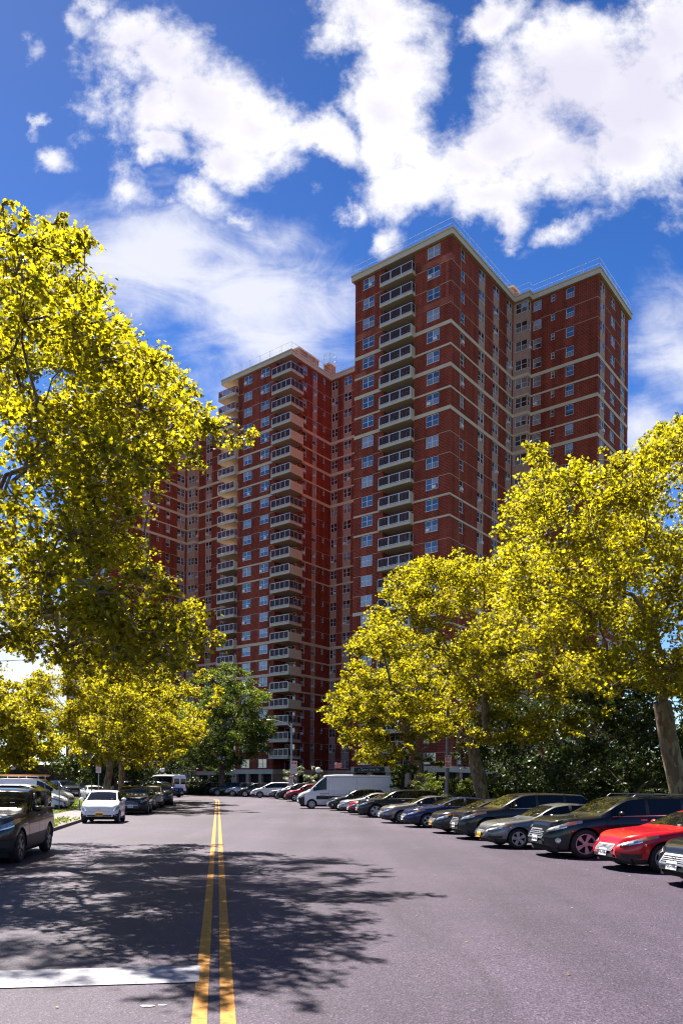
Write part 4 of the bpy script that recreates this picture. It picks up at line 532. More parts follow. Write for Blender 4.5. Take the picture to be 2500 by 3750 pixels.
def build_face(mb,F,cols,recess,ztop,zbot,allbeige=False,wins=None,rnd=None,thin=True):
    """mb: wall mesh; cols (a0,a1,kind,spandrel); recess [(a0,a1,depth)]"""
    cuts=sorted({0,F.L}|{c[0] for c in cols}|{c[1] for c in cols}|{r[0] for r in recess}|{r[1] for r in recess})
    for a0,a1 in zip(cuts[:-1],cuts[1:]):
        mid=(a0+a1)/2
        if any(r[0]<mid<r[1] for r in recess):continue
        col=next((c for c in cols if c[0]<mid<c[1]),None)
        def panel(z0,z1,m):
            mb.quad(F.P(a0,0,z0),F.P(a1,0,z0),F.P(a1,0,z1),F.P(a0,0,z1),m,[(F.o+a0,z0),(F.o+a1,z0),(F.o+a1,z1),(F.o+a0,z1)])
        if col is None:
            panel(zbot,ztop,1 if allbeige else 0)
            if thin and not allbeige:
                for k in range(1,NF):
                    if k in THICK or k in MED:continue
                    if rnd.random()<.06:continue
                    z=head(k);mb.quad(F.P(a0,-.012,z),F.P(a1,-.012,z),F.P(a1,-.012,z+.05),F.P(a0,-.012,z+.05),2)
                    mb.quad(F.P(a0,-.012,z+.05),F.P(a1,-.012,z+.05),F.P(a1,0,z+.05),F.P(a0,0,z+.05),2)
            continue
        kind,sp=col[2],col[3];h={'small':.95,'single':1.45,'double':1.5,'wide':1.5}[kind]
        mm=1 if (sp or allbeige) else 0;zt=ztop
        for k in range(NF):
            hd=head(k);si=hd-h
            if zt-hd>.02:panel(hd,zt,0 if (sp and k==0) else mm)
            # reveals
            r=.13
            mb.quad(F.P(a0,0,si),F.P(a0,0,hd),F.P(a0,r,hd),F.P(a0,r,si),mm)
            mb.quad(F.P(a1,0,hd),F.P(a1,0,si),F.P(a1,r,si),F.P(a1,r,hd),mm)
            mb.quad(F.P(a0,0,hd),F.P(a1,0,hd),F.P(a1,r,hd),F.P(a0,r,hd),mm)
            mb.quad(F.P(a1,0,si),F.P(a0,0,si),F.P(a0,r,si),F.P(a1,r,si),mm)
            wins.append((F,a0,si,a1-a0,h,kind));zt=si
        panel(zbot,zt,0)
        if kind=='single' and not sp and rnd.random()<2 and F.vline:
            mb.quad(F.P(a0-.05,-.01,zbot),F.P(a0,-.01,zbot),F.P(a0,-.01,ztop),F.P(a0-.05,-.01,ztop),2)
    for a0,a1,dep in recess:
        q=lambda a,b,z0=zbot,z1=ztop:mb.quad((*a,z0),(*b,z0),(*b,z1),(*a,z1),0,[(0,z0),(3,z0),(3,z1),(0,z1)])
        A=F.P(a0,0,0)[:2];B=F.P(a0,dep,0)[:2];Cc=F.P(a1,dep,0)[:2];D=F.P(a1,0,0)[:2]
        q(A,B);q(B,Cc);q(Cc,D)
def seg_band(mb,F,a0,a1,z0,z1,p=.06,e0=0,e1=0,m=0):
    """a course of stone standing p proud; e0/e1 extend the outer edge for mitred corners"""
    o0,o1=a0-e0*p,a1+e1*p
    mb.quad(F.P(o0,-p,z0),F.P(o1,-p,z0),F.P(o1,-p,z1),F.P(o0,-p,z1),m)
    mb.quad(F.P(o0,-p,z1),F.P(o1,-p,z1),F.P(a1,0,z1),F.P(a0,0,z1),m)
    mb.quad(F.P(a0,0,z0),F.P(a1,0,z0),F.P(o1,-p,z0),F.P(o0,-p,z0),m)
    if not e0:mb.quad(F.P(a0,0,z0),F.P(a0,-p,z0),F.P(a0,-p,z1),F.P(a0,0,z1),m)
    if not e1:mb.quad(F.P(a1,-p,z0),F.P(a1,0,z0),F.P(a1,0,z1),F.P(a1,-p,z1),m)
m,nt,b=nmat('tinted_balcony_glass');M['baglass']=m
b.inputs['Base Color'].default_value=(.11,.075,.07,1);b.inputs['Roughness'].default_value=.04;b.inputs['IOR'].default_value=1.35
tr=N(nt,'ShaderNodeBsdfTransparent');tr.inputs['Color'].default_value=(.80,.70,.68,1);mx=N(nt,'ShaderNodeMixShader');mx.inputs[0].default_value=.62
nt.links.new(b.outputs[0],mx.inputs[1]);nt.links.new(tr.outputs[0],mx.inputs[2]);nt.links.new(mx.outputs[0],nt.nodes['Material Output'].inputs['Surface'])
BM={}
def balcony(parent,x0,x1,y0,y1,zt,solid,left_open,right_depth,left_depth,panels,key,rnd):
    """slab from x0..x1, y0(front)..y1; railing on the front and on both returns"""
    k=(key,solid)
    if k not in BM:
        W=x1-x0;D=y1-y0;s=MB();s.box(0,W,0,D,-.43,0)
        H=1.12
        if solid:
            s.box(W-.12,W,.0,right_depth,0.002,H-.02);s.box(0,.10,0,left_depth,0.002,H-.12)
        r=MB();g=MB();yy=.05
        xa=.14 if solid else .06;xb=W-(.18 if solid else .06)
        r.box(xa,xb,yy-.03,yy+.03,1.19,1.27);r.box(xa,xb,yy-.02,yy+.02,.07,.13)
        for i in range(panels+1):
            x=xa+(xb-xa)*i/panels
            offs_=(-.05,.05) if 0<i<panels and panels==3 else (0,)
            for o in offs_:r.box(x+o-.028,x+o+.028,yy-.035,yy+.035,0.002,1.19)
            if i<panels:g.box(x+.06,x+(xb-xa)/panels-.06,yy-.008,yy+.008,.13,1.19)
        if not solid:
            for X,dp in ((xb,right_depth),(xa,left_depth)):
                if dp<=.3:continue
                r.box(X-.025,X+.025,yy+.03,dp,1.2,1.26);r.box(X-.02,X+.02,yy+.03,dp,.08,.12)
                npn=max(1,round(dp/1.1))
                for i in range(1,npn+1):
                    y=yy+(dp-yy-.03)*i/npn;r.box(X-.02,X+.02,y-.02,y+.02,0.002,1.2)
                    g.box(X-.008,X+.008,yy+(dp-yy)*(i-1)/npn+.05,y-.04,.13,1.19)
        BM[k]=(s.mesh('balcony',M['slab']),r.mesh('railing',M['rail']),g.mesh('glass_panel',M['baglass']))
    a,b_,c=BM[k]
    o=inst(a,'balcony',parent,(x0,y0,zt));inst(b_,'railing',o);inst(c,'glass_panel',o)
    # a little household clutter on some balconies
    if rnd.random()<.55:
        mb=MB();x=rnd.uniform(.5,x1-x0-1.0);mb.box(x,x+.45,.5,.95,.42,.47)
        for dx in (0,.41):
            for dy in (.5,.91):mb.box(x+dx,x+dx+.04,dy,dy+.04,0.002,.42)
        mb.box(x,x+.45,.91,.95,.47,.95);q=inst(mb.mesh('chair',rnd.choice([M['plastic'],M['plastic'],M['greenp']])),'garden_chair',o)
    return o
M['brickn']=brick('repaired_brick',(.42,.085,.05),(.34,.065,.04),(.42,.2,.15))
M['plastic']=mat('white_plastic',(.7,.68,.68),.5);M['greenp']=mat('green_plastic',(.10,.45,.12),.5)
ROT=R_(-38.0);OX,OY=13.93,101.8
def place(x,y):return (OX+x*cos(ROT)-y*sin(ROT),OY+x*sin(ROT)+y*cos(ROT))
def tower(spec):
    ax,ay=spec['origin'];wx,wy=place(ax,ay)
    root=empty('apartment_tower',(wx,wy,0),ROT,spec['label'],'apartment building','red brick apartment towers')
    rnd=random.Random(spec['seed']);sh=lambda P:[(p[0]-ax,p[1]-ay) for p in P]
    cor=sh(spec['cornice']);wp=sh(spec['walls'])
    wall=MB();wins=[];faces=[]
    n=len(wp);uo=0
    for i in range(n):
        a,b=Vector(wp[i]),Vector(wp[(i+1)%n]);L=(b-a).length;ang=math.degrees(math.atan2(b.y-a.y,b.x-a.x))
        F=Face(a.x,a.y,round(ang),L);F.o=uo;uo+=L;F.vline=False;faces.append(F)
        d=spec['faces'].get(i)
        if d is None:
            wall.quad(F.P(0,0,.2),F.P(L,0,.2),F.P(L,0,74.3),F.P(0,0,74.3),0,[(F.o,.2),(F.o+L,.2),(F.o+L,74.3),(F.o,74.3)]);continue
        F.vline=d.get('vline',False)
        org=(a.x+ax,a.y+ay)
        along=(lambda q:(q-org[0])*F.c+0) if F.s_==0 else (lambda q:(q-org[1])*F.s_)
        cols=[(along(c[0]),along(c[1]),c[2],c[3]) for c in d['cols']]
        cols=[(min(c[0],c[1]),max(c[0],c[1]),c[2],c[3]) for c in cols]
        rec=[(min(along(r[0]),along(r[1])),max(along(r[0]),along(r[1])),r[2]) for r in d.get('recess',[])]
        F.rec=rec
        build_face(wall,F,cols,rec,74.3,4.5,d.get('beige',False),wins,rnd)
        # ground storey: stone piers with dark openings between them
        if L>4:
            nb=max(1,round(L/3.4));pw=.7
            for j in range(nb):
                x0=L*j/nb;x1=L*(j+1)/nb
                for (q0,q1,m_) in ((x0,x0+pw/2,1),(x1-pw/2,x1,1)):
                    wall.quad(F.P(q0,0,.2),F.P(q1,0,.2),F.P(q1,0,3.7),F.P(q0,0,3.7),m_)
                xa,xb=x0+pw/2,x1-pw/2
                wall.quad(F.P(xa,0,.2),F.P(xa,0,3.7),F.P(xa,.6,3.7),F.P(xa,.6,.2),1);wall.quad(F.P(xb,0,3.7),F.P(xb,0,.2),F.P(xb,.6,.2),F.P(xb,.6,3.7),1)
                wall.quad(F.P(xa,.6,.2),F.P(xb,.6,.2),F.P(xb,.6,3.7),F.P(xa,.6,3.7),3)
                wall.quad(F.P(xa,0,3.7),F.P(xb,0,3.7),F.P(xb,.6,3.7),F.P(xa,.6,3.7),1)
        else:wall.quad(F.P(0,0,.2),F.P(L,0,.2),F.P(L,0,3.7),F.P(0,0,3.7),1)
    if spec.get('extra'):spec['extra'](wall,ax,ay)
    wall.build('wall',[M['brick'],M['beige'],M['stone'],M['dark'],M['brickn']],root)
    # stone courses, mitred round the corners
    def course(name,z0,z1,p,skiprec=True):
        mb=MB()
        for i in spec['faces']:
            F=faces[i]
            def turn(j): # convex corner at vertex j?
                a,b,c=Vector(wp[j-1]),Vector(wp[j%n]),Vector(wp[(j+1)%n]);e1=b-a;e2=c-b
                return 1 if e1.x*e2.y-e1.y*e2.x>0 else -1
            e0=turn(i) if (i-1)%n in spec['faces'] else 0;e1=turn((i+1)%n) if (i+1)%n in spec['faces'] else 0
            segs=[(0,F.L,e0,e1)]
            if skiprec:
                for r in getattr(F,'rec',[]):
                    ns=[]
                    for s0,s1,a_,b_ in segs:
                        if r[0]>s0+.01:ns.append((s0,min(r[0],s1),a_,0 if r[0]<s1 else b_))
                        if r[1]<s1-.01:ns.append((max(r[1],s0),s1,0,b_))
                    segs=ns
            for q_,(s0,s1,a_,b_) in enumerate(segs):
                if q_>0 and mb.v:mb.build(name,M['stone'],root);mb=MB()
                if s1-s0>.05:seg_band(mb,F,s0,s1,z0,z1,p,a_,b_)
        return mb.build(name,M['stone'],root)
    for k in sorted(THICK|MED):
        z=head(k)+.06;course('belt_course',z,z+(.49 if k in THICK else .26),.06)
    course('base_course',3.7,4.5,.12,False)
    mb=MB();prism(mb,cor,74.3,74.98);prism(mb,offs(cor,-.09),74.983,75.2)
    ro=mb.build('cornice',M['stone'],root)
    mb=MB();ins=offs(cor,.7);mb.poly([(*p,75.206) for p in ins]);mb.build('roof',M['roofing'],root)
    # roof railing
    mb=MB();pl=offs(cor,.12)
    for i in spec['rail']:
        a,b=Vector(pl[i]),Vector(pl[(i+1)%len(pl)]);L=(b-a).length;t=(b-a)/L;ns=max(1,round(L/2.3))
        for j in range(ns+1):
            for o in ((-.16,.16) if 0<j<ns else (0,)):
                p=a+t*(L*j/ns+o);mb.tube([(p.x,p.y,75.2),(p.x,p.y,76.5)],.020,5)
        for z in (76.5,75.75):mb.tube([(a.x,a.y,z),(b.x,b.y,z)],.020 if z>76.3 else .012,5)
    mb.build('roof_railing',M['railteal'],root)
    # windows: the hundred that show largest as parts, the rest as one
    sc_=[]
    for w in wins:
        F,a,z,ww,h,kind=w;p=F.P(a,0,z);q=place(p[0]+ax,p[1]+ay);nx,ny=(F.s_,-F.c)
        nw=(nx*cos(ROT)-ny*sin(ROT),nx*sin(ROT)+ny*cos(ROT));d=math.hypot(q[0],q[1]);cosv=max(0,-(nw[0]*q[0]+nw[1]*q[1])/d)
        elev=z/d
        s=ww*h*cosv/d**2*(1 if z>spec['hide'] else .15);sc_.append(s)
    order=sorted(range(len(wins)),key=lambda i:-sc_[i]);rest=[MB(),MB()]
    for rank,i in enumerate(order):
        F,a,z,ww,h,kind=wins[i];v=rnd.randrange(7);mp,mf,pn,fr=window_meshes(kind,ww,h,v)
        if rank<100:
            o=inst(mp,'window',root,F.P(a,0,z),R_(F.rot));inst(mf,'window_frame',o)
        else:
            for src,dst in ((pn,rest[0]),(fr,rest[1])):
                b0=len(dst.v);dst.v+=[F.P(a+x,y,z+zz) for x,y,zz in src.v]
                dst.f+=[tuple(b0+q for q in f) for f in src.f];dst.m+=src.m
    o=rest[0].build('windows',[M['glassd'],M['glassc'],M['glassb'],M['glassg'],M['dark']],root);tag(o,kind='stuff')
    o2=rest[1].build('window_frames',M['frame'],o)
    # balconies
    for st in spec['balconies']:
        for k in range(0,NF-1):
            zt=head(k+1)+.36;solid=(k+1) in (THICK|MED) and True
            balcony(root,st['x0']-ax,st['x1']-ax,st['y0']-ay,st['y1']-ay,zt,solid,True,st['rd'],st['ld'],st['n'],(spec['seed'],st['x0']),rnd)
    # balcony doors as dark glass behind
    mb=MB();fr=MB()
    for st in spec['balconies']:
        y=st['back']-ay-.02
        for k in range(NF):
            z=head(k)-2.35
            for xa,xb,m_ in st['doors']:
                xa-=ax;xb-=ax
                mb.quad((xa,y,z),(xb,y,z),(xb,y,z+2.1),(xa,y,z+2.1),m_ if rnd.random()<.6 else rnd.choice([0,1,3]))
                for q in (xa,(xa+xb)/2,xb):fr.box(q-.03,q+.03,y-.05,y-.003,z,z+2.1)
                fr.box(xa+.03,xb-.03,y-.045,y-.004,z+2.04,z+2.1)
    if mb.v:
        d=mb.build('balcony_doors',[M['glassd'],M['glassc'],M['glassb'],M['glassg']],root);tag(d,kind='stuff');fr.build('door_frames',M['frame'],d)
    return root,ax,ay
D_,S_,s_,W_='double','single','small','wide'
def t1extra(wall,ax,ay):
    # strips of newer, paler brick under some of the top floors
    for k,x0,x1 in ((1,-6.1,-.38),(3,-6.1,-.38),(3,-16.2,-11.1),(5,-16.2,-14.2),(1,-6.1,-5.0)):
        z=head(k)+.14;y=.4-.006
        wall.quad((x0,y,z),(x1,y,z),(x1,y,z+.78),(x0,y,z+.78),4,[(x0,z),(x1,z),(x1,z+.78),(x0,z+.78)])
    for k,y0,y1 in ((1,.38,1.2),(3,.38,1.0)):
        z=head(k)+.14;x=-.4+.006
        wall.quad((x,y0,z),(x,y1,z),(x,y1,z+.78),(x,y0,z+.78),4,[(y0,z),(y1,z),(y1,z+.78),(y0,z+.78)])
    wall.quad((-1.25,.394,head(2)-2.0),(-.75,.394,head(2)-2.0),(-.75,.394,head(1)+.14),(-1.25,.394,head(1)+.14),4,[(0,0),(.5,0),(.5,4),(0,4)])
def t2extra(wall,ax,ay):
    # brick returns inside the two corner notches
    q=lambda a,b:wall.quad((a[0]-ax,a[1]-ay,4.5),(b[0]-ax,b[1]-ay,4.5),(b[0]-ax,b[1]-ay,74.3),(a[0]-ax,a[1]-ay,74.3),0,[(0,4.5),(3,4.5),(3,74.3),(0,74.3)])
T1=dict(seed=1,extra=t1extra,origin=(0,0),hide=22,label='tallest looking brick tower on the right with one balcony stack on its left face',
 cornice=[(-16.6,0),(0,0),(0,18.4),(2.4,18.4),(2.4,19.4),(12.5,19.4),(12.5,33.2),(-16.6,33.2)],
 walls=[(-16.2,.4),(-.4,.4),(-.4,18.8),(2.0,18.8),(2.0,19.8),(12.1,19.8),(12.1,32.8),(-16.2,32.8)],
 faces={0:dict(cols=[(-14.8,-12.85,D_,0),(-4.1,-2.15,D_,0)],recess=[(-11.1,-6.1,1.7)]),
  1:dict(cols=[(2.94,3.98,S_,0),(8.0,9.75,D_,1),(12.35,14.1,D_,1),(16.6,18.35,D_,1)],vline=True),
  2:dict(cols=[(-.05,1.85,W_,0)],beige=True),3:dict(cols=[(18.93,19.68,S_,0)],beige=True),
  4:dict(cols=[(2.35,3.6,S_,0),(5.15,5.7,s_,0),(7.4,8.6,S_,0)]),
  5:dict(cols=[(20.7,22.5,D_,1),(25.0,26.8,D_,0),(29.4,31.2,D_,1)])},
 rail=[0,1,2,3,4,5],
 balconies=[dict(x0=-11.3,x1=-5.95,y0=-.5,y1=2.0,rd=.9,ld=.9,n=3,back=2.1,doors=[(-10.6,-9.0,0),(-8.4,-6.5,3)])])
T2=dict(seed=2,origin=(-36,9),hide=18,label='middle brick tower with two corner balcony stacks, set back left of the front tower',
 cornice=[(-52.9,8.7),(-35.9,8.7),(-35.9,19.4),(-16.63,19.4),(-16.63,33.2),(-52.9,33.2)],
 walls=[(-52.5,11.6),(-48.9,11.6),(-48.9,9.1),(-39.75,9.1),(-39.75,11.6),(-36.3,11.6),(-36.3,19.8),(-16.24,19.8),(-16.24,32.8),(-52.5,32.8)],
 faces={0:dict(cols=[]),1:dict(cols=[]),2:dict(cols=[(-47.45,-45.4,D_,0),(-43.3,-41.25,D_,0)]),3:dict(cols=[]),4:dict(cols=[]),
  5:dict(cols=[(12.1,13.15,S_,0),(14.85,15.95,S_,1),(17.6,18.15,s_,0)]),
  6:dict(cols=[(-36.1,-34.7,D_,1),(-33.3,-31.6,D_,1),(-29.2,-27.5,D_,1)])},
 rail=[0,1,2],
 balconies=[dict(x0=-40.0,x1=-35.55,y0=8.25,y1=11.55,rd=3.25,ld=.85,n=4,back=11.6,doors=[(-39.2,-37.0,0)]),
            dict(x0=-53.2,x1=-48.75,y0=8.25,y1=11.55,rd=.85,ld=3.2,n=4,back=11.6,doors=[(-51.9,-49.7,0)])])
T3=dict(seed=3,origin=(-73,0),hide=25,label='far left brick tower half hidden behind the near yellow plane tree',
 cornice=[(-88.7,0),(-73.2,0),(-73.2,18.3),(-70.8,18.3),(-70.8,19.4),(-52.93,19.4),(-52.93,33.2),(-88.7,33.2)],
 walls=[(-88.3,.4),(-73.6,.4),(-73.6,18.7),(-71.2,18.7),(-71.2,19.8),(-52.54,19.8),(-52.54,32.8),(-88.3,32.8)],
 faces={0:dict(cols=[(-87.4,-85.6,D_,0),(-77.2,-75.3,D_,0)],recess=[(-84.2,-79.2,1.7)]),
  1:dict(cols=[(3.0,4.0,S_,0),(7.4,9.1,D_,1),(10.9,11.4,s_,0),(13.2,14.2,S_,0),(16.1,18.1,D_,1)]),
  2:dict(cols=[(-73.2,-71.4,W_,0)],beige=True),3:dict(cols=[(18.85,19.6,S_,0)],beige=True),
  4:dict(cols=[(-69.1,-67.35,D_,1),(-64.6,-62.9,D_,1),(-60.2,-58.5,D_,1)])},
 rail=[0,1,2,3,4],
 balconies=[dict(x0=-84.4,x1=-79.05,y0=-.5,y1=2.0,rd=.9,ld=.9,n=3,back=2.1,doors=[(-83.6,-82.0,0),(-81.5,-79.6,3)])])
r1,_,_=tower(T1);r2,ax2,ay2=tower(T2);r3,_,_=tower(T3)
# roof structures
def roofbox(root,ax,ay,x0,x1,y0,y1,h,name='bulkhead',cap=True):
    mb=MB();P=[(x0-ax,y0-ay),(x1-ax,y0-ay),(x1-ax,y1-ay),(x0-ax,y1-ay)];per=0
    for i in range(4):
        a,b=P[i],P[(i+1)%4];L=math.dist(a,b);mb.quad((*a,75.2),(*b,75.2),(*b,75.2+h),(*a,75.2+h),0,[(per,0),(per+L,0),(per+L,h),(per,h)]);per+=L
    mb.poly([(*p,75.2+h) for p in P],1);o=mb.build(name,[M['brickp'],M['stone']],root)
    if cap:
        m2=MB();prism(m2,offs(P,-.12),75.2+h+.003,75.2+h+.22);m2.build('coping',M['stone'],o)
    return o
M['brickp']=brick('pink_brick',(.42,.17,.12),(.34,.12,.09),(.45,.25,.2))
roofbox(r2,ax2,ay2,-46,-38.2,13.2,18.6,2.9)
ch=roofbox(r2,ax2,ay2,-38.1,-36.7,19.9,21.6,2.6,'chimney')
mb=MB();x0,x1,y0,y1=-38.1-ax2,-36.7-ax2,19.9-ay2,21.6-ay2
for x in (x0,x1):
    for y in (y0,y1):mb.tube([(x,y,78.0),(x,y,79.8)],.035,5)
for z in (78.9,79.8):mb.tube([(x0,y0,z),(x1,y0,z),(x1,y1,z),(x0,y1,z),(x0,y0,z)],.03,5)
mb.tube([(x0,y0,79.8),(x1,y1,79.8)],.025,5);mb.build('safety_cage',M['railteal'],ch)
roofbox(r1,0,0,-2.3,-.8,19.5,21.5,2.3)
# ------------------------------------------------------------------ vehicles
M['tyre']=mat('tyre_rubber',(.012,.012,.013),.75)
M['rim']=mat('alloy',(.42,.41,.43),.42,.45);M['rimd']=mat('dark_alloy',(.16,.15,.16),.3,.8);M['rimw']=mat('painted_steel_wheel',(.5,.5,.5),.45,.3)
M['trim']=mat('black_plastic',(.012,.012,.013),.5);M['chrome']=mat('chrome',(.55,.54,.56),.22,1);M['bars']=mat('grille_chrome',(.38,.38,.40),.32,.6)
M['cglass']=panemat('car_glass',(.006,.007,.008),.02,1.38)
M['lens']=mat('headlight_lens',(.30,.30,.32),.12,0,ior=1.5);M['amber']=mat('amber_lens',(.85,.22,.02),.2);M['redlens']=mat('tail_lens',(.5,.01,.01),.15)
M['plateo']=mat('orange_plate',(.85,.42,.02),.5);M['platew']=mat('white_plate',(.75,.75,.76),.5);M['ink']=mat('plate_ink',(.02,.02,.07),.6)
M['under']=mat('underbody',(.006,.006,.006),.95);M['seat']=mat('cabin',(.03,.028,.028),.8)
PAINT={}
def paint(n,c,metal=.0,rough=.28):
    PAINT[n]=mat('paint_'+n,c,rough,metal,coat=.8,spec=.3,noise=.03,nscale=2);return PAINT[n]
paint('black',(.006,.006,.008));paint('blackbrown',(.014,.010,.009));paint('navy',(.010,.016,.085),.35);paint('grey',(.17,.175,.19),.75,.34);paint('silver',(.36,.36,.39),.8,.32)
paint('taupe',(.19,.17,.175),.75,.33);paint('red',(.52,.006,.012),.1);paint('darkred',(.30,.008,.016),.2);paint('white',(.84,.82,.84));paint('beige',(.36,.31,.26),.5);paint('charcoal',(.04,.038,.045),.6)
def ip(x,pts):return float(np.interp(x,[p[0] for p in pts],[p[1] for p in pts]))
def smooth_pts(pts,it=2):
    # rounds the corners of a side profile
    for _ in range(it):
        q=[pts[0]]
        for a,b in zip(pts[:-1],pts[1:]):
            q.append((a[0]*.75+b[0]*.25,a[1]*.75+b[1]*.25));q.append((a[0]*.25+b[0]*.75,a[1]*.25+b[1]*.75))
        q.append(pts[-1]);pts=q
    return pts
# every profile: distances measured back from the front bumper
PROF={
 'sedan':dict(L=4.75,W=1.82,H=1.42,fo=.93,ro=1.02,wr=.325,zb=.20,hood=[(0,.66),(.10,.78),(.5,.885),(1.05,.945),(1.45,.985)],cowl=1.42,rf=2.16,rr=3.30,rb=4.15,deck=[(4.15,1.06),(4.6,1.02),(4.75,.86)],belt=[(0,.62),(.5,.80),(1.3,.93),(4.0,1.0),(4.75,.95)],rw=.60,bp=[2.62],cp=3.55),
 'sedanold':dict(L=4.68,W=1.71,H=1.40,fo=.92,ro=1.08,wr=.31,zb=.20,hood=[(0,.62),(.13,.72),(.6,.82),(1.1,.88),(1.45,.92)],cowl=1.44,rf=2.12,rr=3.2,rb=4.0,deck=[(4.0,1.04),(4.5,1.0),(4.68,.86)],belt=[(0,.58),(.5,.74),(1.35,.88),(4.0,.98),(4.68,.93)],rw=.60,bp=[2.58],cp=3.5),
 'suv':dict(L=4.99,W=1.96,H=1.69,fo=.93,ro=1.16,wr=.39,zb=.24,hood=[(0,.86),(.10,.99),(.5,1.07),(1.1,1.12),(1.42,1.15)],cowl=1.40,rf=2.12,rr=4.25,rb=4.85,deck=[(4.85,1.12),(4.92,1.08),(4.99,.9)],belt=[(0,.78),(.5,.98),(1.3,1.09),(4.3,1.16),(4.99,1.1)],rw=.72,bp=[2.65,3.65],cp=4.5,clad=1),
 'suvbox':dict(L=4.85,W=1.95,H=1.77,fo=.90,ro=1.02,wr=.39,zb=.28,hood=[(0,.95),(.06,1.06),(.5,1.12),(1.1,1.16),(1.5,1.19)],cowl=1.48,rf=2.02,rr=4.42,rb=4.75,deck=[(4.75,1.15),(4.8,1.1),(4.85,.9)],belt=[(0,.85),(.5,1.03),(1.3,1.12),(4.3,1.2),(4.85,1.1)],rw=.80,bp=[2.6,3.6],cp=4.4,clad=1),
 'cuv':dict(L=4.45,W=1.84,H=1.66,fo=.90,ro=.88,wr=.35,zb=.22,hood=[(0,.76),(.12,.88),(.5,.98),(1.0,1.05),(1.25,1.1)],cowl=1.20,rf=1.95,rr=3.7,rb=4.3,deck=[(4.3,1.1),(4.38,1.05),(4.45,.85)],belt=[(0,.72),(.5,.92),(1.2,1.03),(4.0,1.14),(4.45,1.05)],rw=.65,bp=[2.5,3.3],cp=3.95,clad=1),
 'hatch':dict(tp=.74,L=3.05,W=1.68,H=1.50,fo=.52,ro=.53,wr=.30,zb=.20,hood=[(0,.64),(.10,.78),(.3,.88),(.55,.97),(.7,1.03)],cowl=.62,rf=1.38,rr=2.45,rb=2.92,deck=[(2.92,1.0),(2.98,.95),(3.05,.8)],belt=[(0,.64),(.3,.84),(.7,.96),(2.6,1.03),(3.05,.95)],rw=.62,bp=[1.9],cp=2.45),
 'minivan':dict(L=5.15,W=2.0,H=1.73,fo=.98,ro=1.08,wr=.34,zb=.20,hood=[(0,.70),(.15,.84),(.5,.96),(.95,1.05),(1.15,1.1)],cowl=1.10,rf=2.15,rr=4.55,rb=5.0,deck=[(5.0,1.05),(5.08,1.0),(5.15,.85)],belt=[(0,.68),(.5,.88),(1.1,1.02),(4.5,1.09),(5.15,1.0)],rw=.72,bp=[2.65,3.75],cp=4.7),
 'van':dict(L=7.95,W=2.05,H=2.66,fo=1.0,ro=1.9,wr=.35,zb=.30,hood=[(0,.98),(.10,1.12),(.35,1.24),(.7,1.36),(.95,1.46)],cowl=.85,rf=1.95,rr=7.65,rb=7.77,deck=[(7.77,1.5),(7.78,1.4),(7.8,1.2)],belt=[(0,.95),(.5,1.15),(.9,1.32),(1.4,1.36),(7.8,1.36)],rw=.80,bp=[2.35],cp=2.4,cargo=2.15,trimband=(.52,.80),roofarc=1),
 'cargo':dict(L=5.6,W=2.05,H=2.12,fo=.95,ro=1.3,wr=.35,zb=.26,hood=[(0,.86),(.10,1.0),(.4,1.15),(.7,1.25),(.9,1.33)],cowl=.80,rf=1.85,rr=5.4,rb=5.56,deck=[(5.56,1.3),(5.58,1.2),(5.6,1.1)],belt=[(0,.85),(.5,1.05),(.9,1.2),(1.4,1.24),(5.6,1.24)],rw=.80,bp=[2.35],cp=2.4,cargo=2.15,roofarc=1),
 'wagonvan':dict(L=5.6,W=2.05,H=2.5,fo=.95,ro=1.3,wr=.35,zb=.30,hood=[(0,.86),(.10,1.0),(.4,1.15),(.7,1.25),(.9,1.33)],cowl=.80,rf=1.75,rr=5.42,rb=5.56,deck=[(5.56,1.3),(5.58,1.2),(5.6,1.1)],belt=[(0,.85),(.5,1.05),(.9,1.2),(1.4,1.24),(5.6,1.24)],rw=.82,bp=[2.3,3.6],cp=5.2,roofarc=1),
}
CM={}
